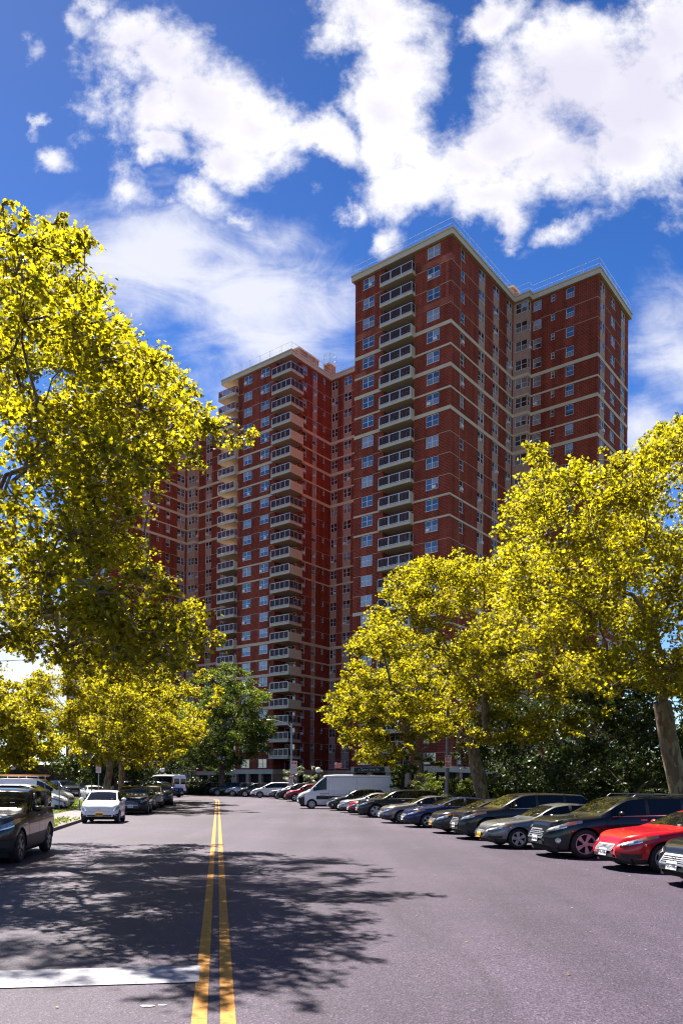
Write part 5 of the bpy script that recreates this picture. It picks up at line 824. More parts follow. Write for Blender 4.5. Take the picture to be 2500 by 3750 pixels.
def car_meshes(key):
    if key in CM:return CM[key]
    p=PROF[key];L,W,H=p['L'],p['W'],p['H'];hw=W/2
    top=[q for q in p['hood']];zc=top[-1][1]
    rfz=H-(.12 if p.get('roofarc') else .05)
    ws=[(p['cowl'],ip(p['cowl'],p['hood'])),(p['rf']-.10,rfz-.05),(p['rf']+.3,H-.02),((p['rf']+p['rr'])/2,H),(p['rr'],H-.035),(p['rr']+.12,H-.08),(p['rb'],p['deck'][0][1])]
    side=[q for q in p['hood'] if q[0]<p['cowl']-.02]+ws+p['deck'][1:]
    T=smooth_pts(side,1)
    xs=set(np.round(np.linspace(0,L,int(L/.16)),3));xs|={0,.015,.04,.08,.13,.19,.26,.34,.43,.53,L-.02,L-.06,L-.12,L-.2,L-.3,L}
    xw=[p['fo'],L-p['ro']];R=p['wr']+.055
    for c in xw:
        for a in np.linspace(-1,1,17):xs.add(round(c+R*sin(a*PI/2),3))
    gx=[p['cowl']+.06,p['rf']-.02,p['rr']+.08,p['rb']-.10,p['cowl']+.25]+[b+s*.045 for b in p['bp'] for s in (-1,1)]
    if p.get('cargo'):gx.append(p['cargo'])
    xs|={round(g,3) for g in gx};xs=sorted(x for x in xs if 0<=x<=L)
    q=[xs[0]]
    for x in xs[1:]:
        if x-q[-1]>.006:q.append(x)
    xs=q
    def wid(x):
        f=min(1,x/(.75 if not p.get('tp') else .42));r=min(1,(L-x)/.6);big=1 if key in('van','cargo','wagonvan') else 0
        t0=.70 if big else p.get('tp',.52);a=t0+(1-t0)*(1-(1-f)**2.6);b=(.93 if big else .72)+(.07 if big else .28)*(1-(1-r)**2.6)
        mid=1-.02*abs((x-L/2)/(L/2))**2
        return hw*a*b*mid
    def ring(x):
        zt=ip(x,T);zb=p['zb']+ (.10*(1-min(1,x/.35))**2)+(.12*(1-min(1,(L-x)/.4))**2)
        be=min(ip(x,p['belt']),zt-.03);w=wid(x)
        arch=0
        for c in xw:
            if abs(x-c)<R:arch=max(arch,p['wr']+math.sqrt(max(0,R*R-(x-c)**2)))
        cab=max(0,min(1,(zt-be-.03)/max(.05,(H-be-.08))))
        inn=(p['rw']*.98/.9) # roof half width
        rw=w*.86+(p['rw']*hw/.9-w*.86)*cab if cab>0 else w*.86
        bul=[(w*.93,zb),(w*.975,zb+.10),(w*1.0,zb+(be-zb)*.40),(w*1.0,zb+(be-zb)*.66),(w*.985,zb+(be-zb)*.88),(w*.945,be)]
        pts=[]
        for y,z in bul:pts.append([y,max(z,arch)])
        if arch>0:
            for i in range(len(pts)):
                if pts[i][1]<=arch+1e-6: pts[i][0]=w*1.0 if i>=0 else pts[i][0]
        be2=pts[-1][1];hgt=zt-be2
        y0=pts[-1][0]
        pts.append([y0+(rw-y0)*.08,be2+hgt*.09]);
        pts.append([y0+(rw-y0)*.50,be2+hgt*.50]);pts.append([y0+(rw-y0)*.88,be2+hgt*.86])
        pts.append([rw*.97-(.02 if cab else .0),be2+hgt*.955]);pts.append([rw*.80,zt-.012*cab-.008]);pts.append([rw*.45,zt-.002]);pts.append([0,zt])
        return pts
    rings=[ring(x) for x in xs];n=len(rings[0])
    lean=.05 if key in('van','cargo','wagonvan') else (.13 if key!='suvbox' else .07)
    def xo(x,j):
        f=max(0,1-x/.55)**1.5;up=max(0,(min(j,5)-2.2)/2.8);lo=max(0,(1.2-j)/1.2)
        return f*(lean*up**1.6+.07*lo)
    body=MB();wsd=MB();rgl=MB();sg={1:MB(),-1:MB()}
    cargo=p.get('cargo');big=key in('van','cargo')
    def P(i,j,s,o=0):
        y,z=rings[i][j];return (L/2-xs[i]-xo(xs[i],j),s*(y+0),z)
    # vertices shared so the shell is smooth
    def grid(mb,faces):
        idx={}
        for (i,j,s,m) in faces:
            vs=[]
            for a,b in ((i,j),(i+1,j),(i+1,j+1),(i,j+1)):
                kk=(a,b,s if b<n-1 else 0)
                if kk not in idx:idx[kk]=len(mb.v);mb.v.append(P(a,b,s))
                vs.append(idx[kk])
            if s<0:vs=vs[::-1]
            mb.f.append(tuple(vs));mb.m.append(m)
    bf=[];wf=[];rf_=[];sf={1:[],-1:[]}
    for i in range(len(xs)-1):
        xm=(xs[i]+xs[i+1])/2
        for j in range(n-1):
            for s in (1,-1):
                m=0
                if j<=1 and p.get('clad'):m=1
                if j==0:m=1 if not p.get('clad') else 1
                if p.get('trimband'):
                    zz=(rings[i][j][1]+rings[i][j+1][1])/2
                    m=1 if (j==2 and xm>1.35) or (j<=3 and xm<.45) else 0
                if 9<=j and p['cowl']+.06<xm<p['rf']-.02:wf.append((i,j,s,0));continue
                if 9<=j and p['rr']+.08<xm<p['rb']-.10 and not big:rf_.append((i,j,s,0));continue
                if 6<=j<=7:
                    lo=p['cowl']+.25;hi=p['cp']+.25
                    if cargo:hi=cargo
                    pil=any(abs(xm-b)<.05 for b in p['bp'])
                    tall=(rings[i][8][1]-rings[i][6][1])
                    if lo<xm<hi and not pil and tall>.10:
                        if key in('van','cargo') or key=='wagonvan':
                            # upright sides: glass only below the high roof
                            pass
                        sf[s].append((i,j,s,0));continue
                    if pil and lo<xm<hi:m=1
                bf.append((i,j,s,m))
    grid(body,bf);grid(wsd,wf);grid(rgl,rf_);grid(sg[1],sf[1]);grid(sg[-1],sf[-1])
    # nose and tail caps
    for i,flip in ((0,False),(len(xs)-1,True)):
        vs=[P(i,j,1) for j in range(n)]+[P(i,j,-1) for j in reversed(range(n-1))]
        if not flip:vs=vs[::-1]
        body.poly(vs[::-1],0)
    und=MB();und.box(-L/2+.25,L/2-.25,-hw*.80,hw*.80,.17,.62)
    for c in xw:
        for s in (1,-1):
            # wheel well liner
            cx=L/2-c;pr=[(cx+R*cos(a),R*sin(a)+p['wr']) for a in np.linspace(0,PI,11)]
            for (xa,za),(xb,zb_) in zip(pr[:-1],pr[1:]):
                und.quad((xa,s*hw*.60,za),(xb,s*hw*.60,zb_),(xb,s*hw*.975,zb_),(xa,s*hw*.975,za))
            und.poly([(a,s*hw*.60,z) for a,z in pr])
    def sp(x,j,s,o=.012):
        """a point on the shell, lifted o outward"""
        i=min(range(len(xs)),key=lambda k:abs(xs[k]-x));jj=int(j);fr=j-jj
        a=Vector(P(i,jj,s));b=Vector(P(i,min(jj+1,n-1),s));q=a.lerp(b,fr)
        i2=min(i+1,len(xs)-1);i1=max(i-1,0);tx=Vector(P(i2,jj,s))-Vector(P(i1,jj,s));tj=(b-a)
        nn=tx.cross(tj);nn=nn.normalized() if nn.length>1e-9 else Vector((1,0,0))
        c=Vector((0,0,p['wr']+.3));
        if nn.dot(q-c)<0:nn=-nn
        return tuple(q+nn*o)
    def patch(mb,x0,x1,j0,j1,s,o=.012,m=0,nx=5,nj=3,taper=0):
        g=[[sp(x0+(x1-x0)*a/nx,(j0+(j1-j0)*(b/nj)*(1-taper*a/nx)+ (j1-j0)*taper*a/nx*.85*(1)),s,o) for b in range(nj+1)] for a in range(nx+1)]
        for a in range(nx):
            for b in range(nj):mb.quad(g[a][b],g[a+1][b],g[a+1][b+1],g[a][b+1],m)
    r=dict(p=p,body=body.mesh('body',[PAINT['black'],M['trim']],40),wind=wsd.mesh('windshield',M['cglass'],60),rear=rgl.mesh('rear_window',M['cglass'],60) if rgl.v else None,
      side={s:sg[s].mesh('side_window',M['cglass'],60) for s in (1,-1)},under=und.mesh('underbody',M['under']),patch=patch,sp=sp,xs=xs,rings=rings,lean=lean)
    CM[key]=r;return r
WHM={}
def wheel_meshes(r,style):
    k=(r,style)
    if k in WHM:return WHM[k]
    w=.215;t=MB();rr=r*(.70 if style not in('big','dark') else .74)
    t.lathe([(rr,-w/2+.01),(rr+.02,-w/2),(r-.03,-w/2+.005),(r-.006,-w/2+.03),(r,-w/4),(r,w/4),(r-.006,w/2-.03),(r-.03,w/2-.005),(rr+.02,w/2),(rr,w/2-.01),(rr,-w/2+.01)],28,0,'y')
    rim=MB();o=w/2-.012
    rim.lathe([(rr,-w/2+.02),(rr,o),(rr-.022,o+.002),(rr-.03,o-.03),(rr-.03,-w/2+.03)],28,0,'y')
    rim.lathe([(rr-.03,o-.075),(.02,o-.085)],28,1,'y')
    ns={'five':5,'split':5,'ten':10,'big':5,'dark':7,'steel':8,'multi':9}[style];sw={'five':.060,'split':.03,'ten':.022,'big':.055,'dark':.03,'steel':.05,'multi':.024}[style]
    for i in range(ns):
        for off in ((-.10,.10) if style in('split','big') else (0,)):
            a=2*PI*i/ns+off;b=a+(.0 if style!='split' else .16)
            c=Vector((cos(a),0,sin(a)));d=Vector((cos(b),0,sin(b)));pa=Vector((-sin(a),0,cos(a)))*sw*.6*r/.33;pb=Vector((-sin(b),0,cos(b)))*sw*r/.33
            q0=c*.05;q1=d*(rr-.02)
            P=[q0-pa+Vector((0,o-.02,0)),q0+pa+Vector((0,o-.02,0)),q1+pb+Vector((0,o-.006,0)),q1-pb+Vector((0,o-.006,0))]
            Q=[v-Vector((0,.03,0)) for v in P]
            rim.quad(*[tuple(v) for v in P])
            for u in range(4):rim.quad(tuple(P[u]),tuple(P[(u+1)%4]),tuple(Q[(u+1)%4]),tuple(Q[u]))
    rim.lathe([(.07*r/.33,o-.03),(.065*r/.33,o-.002),(.03,o+.004),(0.001,o+.004)],16,0,'y')
    WHM[k]=(t.mesh('wheel',M['tyre'],50),rim.mesh('rim',[{'dark':M['rimd'],'steel':M['rimw']}.get(style,M['rim']),M['under']],35));return WHM[k]
def emblem(mb,x,y,z,kind,s=1):
    if kind=='h':  # a slanted H in a rounded square
        for (y0,y1,z0,z1) in ((-.055,.055,.045,.055),(-.055,.055,-.055,-.045),(-.055,-.045,-.045,.045),(.045,.055,-.045,.045),(-.033,-.018,-.034,.034),(.018,.033,-.034,.034),(-.018,.018,-.006,.006)):
            mb.box(x,x+.012,y+y0*s,y+y1*s,z+z0*s,z+z1*s)
    elif kind=='oval':
        P=[(x+.006,y+.075*s*cos(a),z+.045*s*sin(a)) for a in np.linspace(0,2*PI,19)];mb.tube(P,.007*s,5)
        mb.tube([(x+.008,y-.03*s,z-.03*s),(x+.008,y,z+.02*s),(x+.008,y+.03*s,z-.03*s)],.006*s,4)
    elif kind=='ring':
        P=[(x+.006,y+.05*s*cos(a),z+.05*s*sin(a)) for a in np.linspace(0,2*PI,17)];mb.tube(P,.007*s,5);mb.box(x,x+.01,y-.05*s,y+.05*s,z-.008*s,z+.008*s)
    elif kind=='bow':
        mb.box(x,x+.012,y-.085*s,y+.085*s,z-.015*s,z+.015*s);mb.box(x+.001,x+.013,y-.032*s,y+.032*s,z-.032*s,z+.032*s)
def vehicle(key,name,pnt,loc,az,label,cat,group,wheels='five',plate='w',grille='bar',emb='ring',lite='long',rack=False,chrome=False,fog=False,tail=False,detail=True):
    m=car_meshes(key);p=m['p'];L,W,H=p['L'],p['W'],p['H'];hw=W/2
    root=empty(name,(loc[0],loc[1],gz(loc[1])+.006),PI/2-R_(az),label,cat,group)
    if group==GR or key=='suvbox':root.scale=(1,1,.95)
    # the ground rises gently beyond 64 m
    def painted(me,nm):
        o=inst(me,nm,root);o.material_slots[0].link='OBJECT';o.material_slots[0].material=PAINT[pnt];return o
    body=painted(m['body'],'body')
    inst(m['under'],'underbody',body);inst(m['wind'],'windshield',root)
    if m['rear']:inst(m['rear'],'rear_window',root)
    for s in (1,-1):inst(m['side'][s],'side_window',root)
    tm,rm=wheel_meshes(p['wr'],wheels)
    for c in (p['fo'],L-p['ro']):
        for s in (1,-1):
            w=inst(tm,'wheel',root,(L/2-c,s*(hw-.125),p['wr']));w.rotation_euler=(0,random.Random(int(c*100)+s).uniform(0,1.2),0 if s>0 else PI)
            inst(rm,'rim',w)
    patch,sp=m['patch'],m['sp'];xf=L/2
    zh=ip(0,p['hood']);big=key in('van','cargo','wagonvan')
    for s in (1,-1):
        mb=MB()
        if lite=='long':patch(mb,.05,.80 if not big else .5,3.6,5.0,s,.012,0,7,3,.45)
        elif lite=='tall':patch(mb,.03,.42,3.3,5.0,s,.012,0,6,3,.2)
        else:patch(mb,.04,.55,3.5,4.8,s,.012,0,6,3,.3)
        hl=mb.build('headlight',M['lens'],root,smooth=50)
        mb=MB();patch(mb,.45 if not big else .32,.72 if not big else .5,4.15,4.75,s,.020,0,3,2,.3);mb.build('turn_signal',M['amber'],hl)
        if detail:
            mb=MB();patch(mb,.06,.40,3.75,3.95,s,.018,0,5,1);patch(mb,.10,.16,3.9,4.7,s,.019,0,2,2);patch(mb,.26,.32,3.9,4.7,s,.019,0,2,2);mb.build('lamp_reflector',M['chrome'],hl)
    # grille, lower intake, bumper line
    yw=abs(sp(.0,3,1)[1]);zlo=m['rings'][0][0][1];zhi=m['rings'][0][5][1];dz=zhi-zlo
    mb=MB();ch=MB()
    gy=yw*(.72 if grille in('mid','bar') else .80)
    if grille=='bar':z0,z1=zlo+dz*.60,zlo+dz*.90
    elif grille=='tall':z0,z1=zlo+dz*.42,zlo+dz*.97
    elif grille=='none':z0,z1=zlo+dz*.70,zlo+dz*.76
    else:z0,z1=zlo+dz*.5,zlo+dz*.92
    def front(mb,ya,yb,za,zb,x=.01,dp=.012):
        b0=len(mb.v);mb.box(xf+x-dp,xf+x,ya,yb,za,zb)
        zm_=zlo+dz*.44
        for q in range(b0,len(mb.v)):
            a_,b__,c_=mb.v[q];up=max(0,(c_-zm_)/max(.05,zhi-zm_));mb.v[q]=(a_-m['lean']*min(1.1,up)**1.4,b__,c_)
    front(mb,-gy,gy,z0,z1,.006)
    g=mb.build('grille',M['trim'],root)
    mb=MB()
    if grille!='none':
        nb=5 if grille!='bar' else 3
        for i in range(nb):
            z=z0+(z1-z0)*(i+.5)/nb;front(mb,-gy*.97,gy*.97,z-.008,z+.008,.02,.012)
        if chrome:
            for (a,b_,c_,d_) in ((-gy,gy,z1-.02,z1+.015),(-gy,gy,z0-.012,z0+.012),(-gy-.012,-gy+.02,z0,z1),(gy-.02,gy+.012,z0,z1)):front(mb,a,b_,c_,d_,.024,.016)
        mb.build('grille_bars',M['bars'],g)
    mb=MB();emblem(mb,xf+.022-m['lean']*.45,0,(z0+z1)/2 if grille!='none' else z1+.06,emb,1.0 if grille!='none' else .8);mb.build('emblem',M['chrome'],root)
    mb=MB();front(mb,-yw*.85,yw*.85,zlo+dz*.06,zlo+dz*.26,.008)
    for s in (1,-1):patch(mb,.10,.42,.9,2.0,s,.010,0,4,2,.3)
    mb.build('lower_intake',M['trim'],root)
    if fog:
        for s in (1,-1):
            mb=MB();c=Vector(sp(.26,1.9,s,.03));mb.lathe([(.075,-.02),(.075,.012),(.055,.02),(.05,.005),(.001,.004)],14,0,'y',(0,0,0));o=mb.build('fog_light',M['chrome'],root,smooth=30)
            o.location=c;o.rotation_euler=(0,0,R_(-42) if s>0 else R_(-138))
    if plate:
        mb=MB();z=zlo+dz*(.36 if not big else .30);front(mb,-.155,.155,z-.08,z+.08,.035,.012);pl=mb.build('license_plate',M['plateo'] if plate=='o' else M['platew'],root)
        mb=MB()
        for k,yy in enumerate((-.115,-.08,-.045,.02,.055,.09,.12)):
            mb.box(xf+.036,xf+.0375,yy-.012,yy+.010,z-.035,z+(.03 if k%2 else .035))
        tag(mb.build('plate_marks',M['ink'],pl),kind='stuff')
    # mirrors
    for s in (1,-1):
        mb=MB();x=L/2-p['cowl']-.48;yb=wy=abs(sp(p['cowl']+.48,6,1)[1]);z=ip(p['cowl']+.45,p['belt'])+(.10 if not big else .22)
        hh=.09 if not big else .20
        # rounded mirror shell
        V=[]
        for i in range(7):
            a=PI*i/6-PI/2;rr=cos(a)
            V.append([(x+.05+.075*rr*cos(b)*(1 if cos(b)>0 else .35),s*(yb+.15+.12*sin(a)),z+hh*.85*rr*sin(b)) for b in np.linspace(0,2*PI,11)[:-1]])
        b0=len(mb.v)
        for ring_ in V:mb.v+=ring_
        for i in range(6):
            for k in range(10):
                mb.f.append((b0+i*10+k,b0+i*10+(k+1)%10,b0+(i+1)*10+(k+1)%10,b0+(i+1)*10+k));mb.m.append(0)
        mb.box(x+.01,x+.06,min(s*(yb-.03),s*(yb+.08)),max(s*(yb-.03),s*(yb+.08)),z-.075,z-.04,1)
        o=mb.build('side_mirror',[PAINT[pnt] if not big else M['trim'],M['trim']],root,smooth=60,fix=False)
    # door gaps and handles
    seams=[p['cowl']+.10]+list(p['bp'])+([p['cp']-.12] if not p.get('cargo') else [])
    for s in (1,-1):
        mb=MB()
        for q in seams:
            if abs(q-p['fo'])<p['wr']+.08 or abs(q-(L-p['ro']))<p['wr']+.06:continue
            g_=[sp(q,j,s,.003) for j in (.6,1,2,3,4,5)]
            for a,b_ in zip(g_[:-1],g_[1:]):mb.quad(a,(a[0]-.014,a[1],a[2]),(b_[0]-.014,b_[1],b_[2]),b_)
        if mb.v:tag(mb.build('door_seam',M['under'],body),kind='stuff')
        for q in p['bp']:
            mb=MB();c=sp(q-.16,4.2,s,.0);mb.box(c[0]-.09,c[0]+.09,c[1]-(.0 if s>0 else .03),c[1]+(.03 if s>0 else .0),c[2]-.012,c[2]+.014)
            mb.build('door_handle',M['chrome'] if chrome else PAINT[pnt],root)
        if detail:
            mb=MB();g_=[sp(q,5.15,s,.008) for q in np.linspace(p['cowl']+.3,p['cp'] if not p.get('cargo') else p['cargo'],14)]
            for a,b_ in zip(g_[:-1],g_[1:]):mb.quad(a,b_,(b_[0],b_[1],b_[2]+.022),(a[0],a[1],a[2]+.022))
            mb.build('window_trim',M['chrome'] if chrome else M['trim'],body)
    if rack:
        for s in (1,-1):
            mb=MB();y=s*p['rw']*hw*.95;mb.tube([(L/2-p['rf']-.25,y,H-.05),(L/2-p['rf']-.35,y,H+.035),(L/2-p['rr']+.1,y,H+.03),(L/2-p['rr'],y,H-.06)],.016,6);mb.build('roof_rail',M['rimd'],root)
    if tail or True:
        for s in (1,-1):
            mb=MB();patch(mb,L-.30,L-.03,3.2,5.0,s,.012,0,4,3);mb.build('tail_light',M['redlens'],root)
    # small white registration stickers on the windshield
    if detail and not big:
        mb=MB();c=Vector(sp(p['cowl']+.16,10.4,1,.006));mb.box(c.x-.03,c.x+.03,c.y-.05,c.y+.05,c.z-.004,c.z+.008);mb.build('windshield_sticker',M['platew'],root)
    return root
def by_wheel(key,contact,az,which='fl'):
    p=PROF[key];a=PI/2-R_(az);lx=(p['L']/2-p['fo']) if which[0]=='f' else -(p['L']/2-p['ro']);ly=(p['W']/2-.06)*(1 if which[1]=='l' else -1)
    return (contact[0]-(lx*cos(a)-ly*sin(a)),contact[1]-(lx*sin(a)+ly*cos(a)))
GR='cars parked side by side on the right';GF='cars parked along the bend';GL='cars parked along the left kerb';GC='cars in the car park on the left'
def row(key,name,pnt,contact,az,label,group=GR,cat='car',**k):
    return vehicle(key,name,pnt,by_wheel(key,contact,az),az,label,cat,group,**k)
row('sedan','parked_car','black',(7.1,13.5),-101,'black car cut off by the bottom right frame edge, white plate and H emblem',wheels='split',emb='h',grille='tall',chrome=True)
row('sedan','parked_car','red',(6.85,16.5),-100,'bright red sedan with H emblem parked between two black cars at the right',wheels='split',emb='h',grille='mid',chrome=True)
row('suv','parked_suv','black',(6.15,19.6),-100,'big black SUV with chrome grille and round fog light, between grey sedan and red sedan',cat='SUV',wheels='split',emb='oval',grille='tall',chrome=True,fog=True,rack=True)
row('sedanold','parked_car','grey',(5.15,22.6),-99,'grey sedan with orange front plate and five spoke wheels left of the big black SUV',wheels='five',plate='o',grille='bar',lite='mid',emb='none')
row('suv','parked_suv','blackbrown',(4.95,26.1),-99,'long black SUV with chrome trim directly behind the grey sedan',cat='SUV',wheels='ten',emb='oval',grille='tall',chrome=True)
row('sedan','parked_car','charcoal',(4.5,29.3),-99,'dark sedan with small orange plate and amber side marker, nose beside a black SUV',wheels='multi',plate='o',emb='bow',grille='tall',lite='tall')
row('sedan','parked_car','navy',(3.75,33.6),-99,'dark blue sedan with bright swirl wheel in the right hand row',wheels='split',emb='h',grille='bar',chrome=True)
row('sedan','parked_car','taupe',(2.9,37.2),-99,'silver brown sedan left of the dark blue sedan in the right hand row',wheels='ten',emb='ring',grille='mid',chrome=True)
row('suv','parked_suv','black',(1.95,44.0),-99,'long black SUV rising behind the silver brown sedan in the right hand row',cat='SUV',wheels='big',emb='ring',grille='tall',chrome=True)
row('sedan','parked_car','darkred',(1.45,47.4),-99,'red sedan nearly hidden between a black SUV and a small silver sedan',wheels='five',emb='ring',grille='mid')
row('sedan','parked_car','silver',(.85,50.8),-99,'small silver sedan between the black crossover and the hidden red sedan',wheels='multi',emb='ring',grille='mid')
row('cuv','parked_suv','black',(.05,55.2),-99,'black crossover parked right in front of the white van side',cat='SUV',wheels='five',emb='ring',grille='mid',fog=True)
van=row('van','delivery_van','white',(-2.25,59.4),-97.5,'long white high roof delivery van with dark lower trim and small door lettering',cat='van',group=None,wheels='steel',emb='ring',grille='mid',lite='tall',plate=None)
row('cuv','parked_suv','darkred',(-4.3,72.6),-98,'red crossover left of the white delivery van at the bend',GF,cat='SUV',wheels='five',emb='bow',grille='tall',plate='o')
row('cuv','parked_suv','charcoal',(-5.4,76),-98,'dark car squeezed behind the red crossover at the bend',GF,cat='SUV',wheels='five',emb='ring',grille='mid')
row('sedan','parked_car','taupe',(-6.5,79.0),-98,'grey sedan with orange plate between white minivan and red crossover',GF,wheels='ten',emb='ring',grille='mid',plate='o')
row('minivan','parked_minivan','white',(-8.75,83.6),-98,'white minivan with orange plate parked at the bend under the street lamp',GF,cat='minivan',wheels='multi',emb='ring',grille='mid',plate='o',chrome=True)
row('cuv','parked_suv','black',(-10.9,88.0),-99,'black crossover with front plate directly left of the white minivan',GF,cat='SUV',wheels='five',emb='ring',grille='mid')
row('cuv','parked_suv','silver',(-12.9,92.2),-99,'silver crossover among black cars at the far bend',GF,cat='SUV',wheels='five',emb='ring',grille='tall')
row('suv','parked_suv','black',(-15.4,96.6),-100,'black SUV left of the silver crossover at the far bend',GF,cat='SUV',wheels='ten',emb='ring',grille='mid')
row('cuv','parked_suv','charcoal',(-18.2,100),-101,'farthest dark car at the bend, next to the white passenger van',GF,cat='SUV',wheels='five',emb='ring',grille='mid')
# along the left kerb, facing the camera
vehicle('suvbox','parked_suv','blackbrown',by_wheel('suvbox',(-7.72,20.5),171,'rl'),171,'big dark SUV cut off by the left frame edge, nearest vehicle on the left','SUV',GL,wheels='dark',emb='none',grille='tall',plate='w')
vehicle('hatch','parked_car','white',(-11.05,36.3),171,'small white hatchback with orange plate at the left kerb, sun on its windshield','car',GL,wheels='five',plate='o',grille='none',emb='oval',lite='tall')
vehicle('suv','parked_suv','black',(-12.6,47.4),170,'black SUV with chrome grille parked right behind the small white hatchback','SUV',GL,wheels='ten',grille='tall',chrome=True,emb='oval')
vehicle('sedan','parked_car','taupe',(-13.9,54.8),169,'grey sedan behind the black SUV at the left kerb','car',GL,wheels='ten',grille='mid')
vehicle('cuv','parked_suv','beige',(-14.75,60.6),169,'beige crossover between the grey sedan and a dark SUV at the left kerb','SUV',GL,wheels='five',grille='mid')
vehicle('suv','parked_suv','black',(-15.4,66.6),167,'last dark SUV at the left kerb before the bend','SUV',GL,wheels='ten',grille='mid')
pv=vehicle('wagonvan','passenger_van','white',(-20.6,90.5),-52,'white passenger van seen from behind at the bend on the left','van',None,wheels='steel',plate=None,lite='tall')
cv=vehicle('cargo','cargo_van','white',(-21.7,54.5),86,'white cargo van with ladder rack and blue lettering at the left edge','van',None,wheels='steel',plate=None,lite='tall')
vehicle('minivan','parked_minivan','white',(-19.9,49.3),92,'white minivan in front of the cargo van, behind the big dark SUV','minivan',GC,wheels='multi',emb='ring',grille='mid')
vehicle('suv','parked_suv','black',(-27.0,76),136,'black SUV facing right beyond the white cargo van','SUV',GC,wheels='ten',grille='tall',chrome=True)
vehicle('cuv','parked_suv','charcoal',(-27.5,88),120,'dark crossover behind the black SUV in the car park','SUV',GC)
vehicle('sedan','parked_car','white',(-22.4,70.5),150,'white sedan beside the pale plane trunk in the car park','car',GC,wheels='ten')
vehicle('sedan','parked_car','darkred',(-24.6,87),120,'red sedan far behind the pale plane trunk','car',GC)
vehicle('suv','parked_suv','white',(-22.8,83.0),100,'white SUV in the car park between the two pale trunks','SUV',GC)
vehicle('suv','parked_suv','navy',(-19.2,83.2),112,'dark SUV with sloping windshield left of the white passenger van','SUV',GC)
vehicle('sedan','parked_car','black',(-36.5,86),110,'black sedan at the far left of the car park','car',GC)
# ---- extras on the vans
def flatbox(par,name,x0,x1,y0,y1,z0,z1,m):
    mb=MB();mb.box(x0,x1,y0,y1,z0,z1);return mb.build(name,m,par)
m=CM['van'];sp=m['sp'];Lv=PROF['van']['L']
mb=MB() # pressed panels on the flank
for xa,xb in ((2.45,4.4),(4.5,7.3)):
    for j in (3.3,7.9):
        g_=[sp(q,j,1,.006) for q in np.linspace(xa,xb,8)]
        for a,b_ in zip(g_[:-1],g_[1:]):mb.quad(a,b_,(b_[0],b_[1],b_[2]+.03),(a[0],a[1],a[2]+.03))
for q in (2.3,4.45,7.45):
    g_=[sp(q,j,1,.005) for j in (1,2,3,4,5,6,7,8)]
    for a,b_ in zip(g_[:-1],g_[1:]):mb.quad(a,(a[0]-.02,a[1],a[2]),(b_[0]-.02,b_[1],b_[2]),b_)
M['crease']=mat('panel_crease',(.42,.42,.44),.5);mb.build('side_panel_crease',M['crease'],van)
M['ink2']=mat('grey_lettering',(.10,.10,.11),.6);mb=MB();rnd=random.Random(3)
for r_i,(wd,zz) in enumerate(((.62,1.16),(.40,1.05),(.46,.95))):
    x=Lv/2-1.62+.0
    while wd>0:
        w_=rnd.uniform(.03,.06);c=sp(Lv/2-x,4.2,1,.0);mb.box(x-w_,x,PROF['van']['W']/2*.985,PROF['van']['W']/2*1.0+.012,zz-.022,zz+.022);x-=w_+.022;wd-=w_+.022
mb.build('door_lettering',M['ink2'],van)
M['sblue']=mat('blue_lettering',(.01,.09,.40),.4)
def text(par,name,body,loc,size,rot,m,ext=.004,align='CENTER'):
    cu=bpy.data.curves.new(name,'FONT');cu.body=body;cu.size=size;cu.extrude=ext;cu.align_x=align;cu.align_y='CENTER';cu.resolution_u=2
    o=bpy.data.objects.new(name,cu);C.objects.link(o);bpy.context.view_layer.update()
    me=bpy.data.meshes.new_from_object(o);bpy.data.objects.remove(o);me.materials.clear();me.materials.append(m)
    q=bpy.data.objects.new(name,me);q.location=loc;q.rotation_euler=rot;link(q,par);return q
# right flank of the cargo van faces the camera (local -y)
text(cv,'lettering','um',(.35,-1.035,1.27),.62,(PI/2,0,0),M['sblue'],.006,'LEFT')
mb=MB();mb.poly([(1.27,-1.043,1.12),(1.27,-1.043,1.46),(1.60,-1.043,1.29)]);mb.build('arrow_mark',M['sblue'],cv)
rk=MB();H_=2.12
for x in (-1.9,-.6,.7):
    rk.box(x-.025,x+.025,-.85,.85,H_+.14,H_+.18)
    for y in (-.8,.8):rk.box(x-.02,x+.02,y-.02,y+.02,H_-.08,H_+.14)
for y in (-.85,.85):rk.tube([(-2.2,y,H_+.16),(.95,y,H_+.16)],.02,6)
rack=rk.build('ladder_rack',M['rail'],cv)
M['ladder']=mat('orange_fibreglass',(.75,.30,.04),.5)
for yo,nm in ((-.55,'ladder'),(.1,'ladder')):
    lroot=MB()
    for y in (yo,yo+.40):lroot.box(-2.4,1.15,y-.02,y+.02,H_+.185,H_+.26)
    for i in range(11):lroot.tube([(-2.2+i*.31,yo,H_+.225),(-2.2+i*.31,yo+.4,H_+.225)],.014,5)
    a=PI/2-R_(86);o=lroot.build(nm,M['ladder']);o.location=cv.location;o.rotation_euler=cv.rotation_euler
    tag(o,'orange fibreglass ladder on the cargo van rack, '+('near side' if yo<0 else 'far side'),'ladder','ladders on the cargo van')
# rear doors of the passenger van
Lp=PROF['wagonvan']['L']
for s in (1,-1):
    flatbox(pv,'rear_door_window',-Lp/2-.014,-Lp/2-.004,min(s*.12,s*.80),max(s*.12,s*.80),1.42,2.02,M['cglass'])
    flatbox(pv,'tail_lamp',-Lp/2-.03,-Lp/2+.03,min(s*.80,s*.94),max(s*.80,s*.94),.95,1.55,M['redlens'])
flatbox(pv,'rear_bumper',-Lp/2-.10,-Lp/2+.02,-.9,.9,.42,.62,M['trim'])
mb=MB();mb.box(-Lp/2-.016,-Lp/2-.006,-.18,.0,.95,1.05);mb.build('license_plate',M['sblue'],pv)
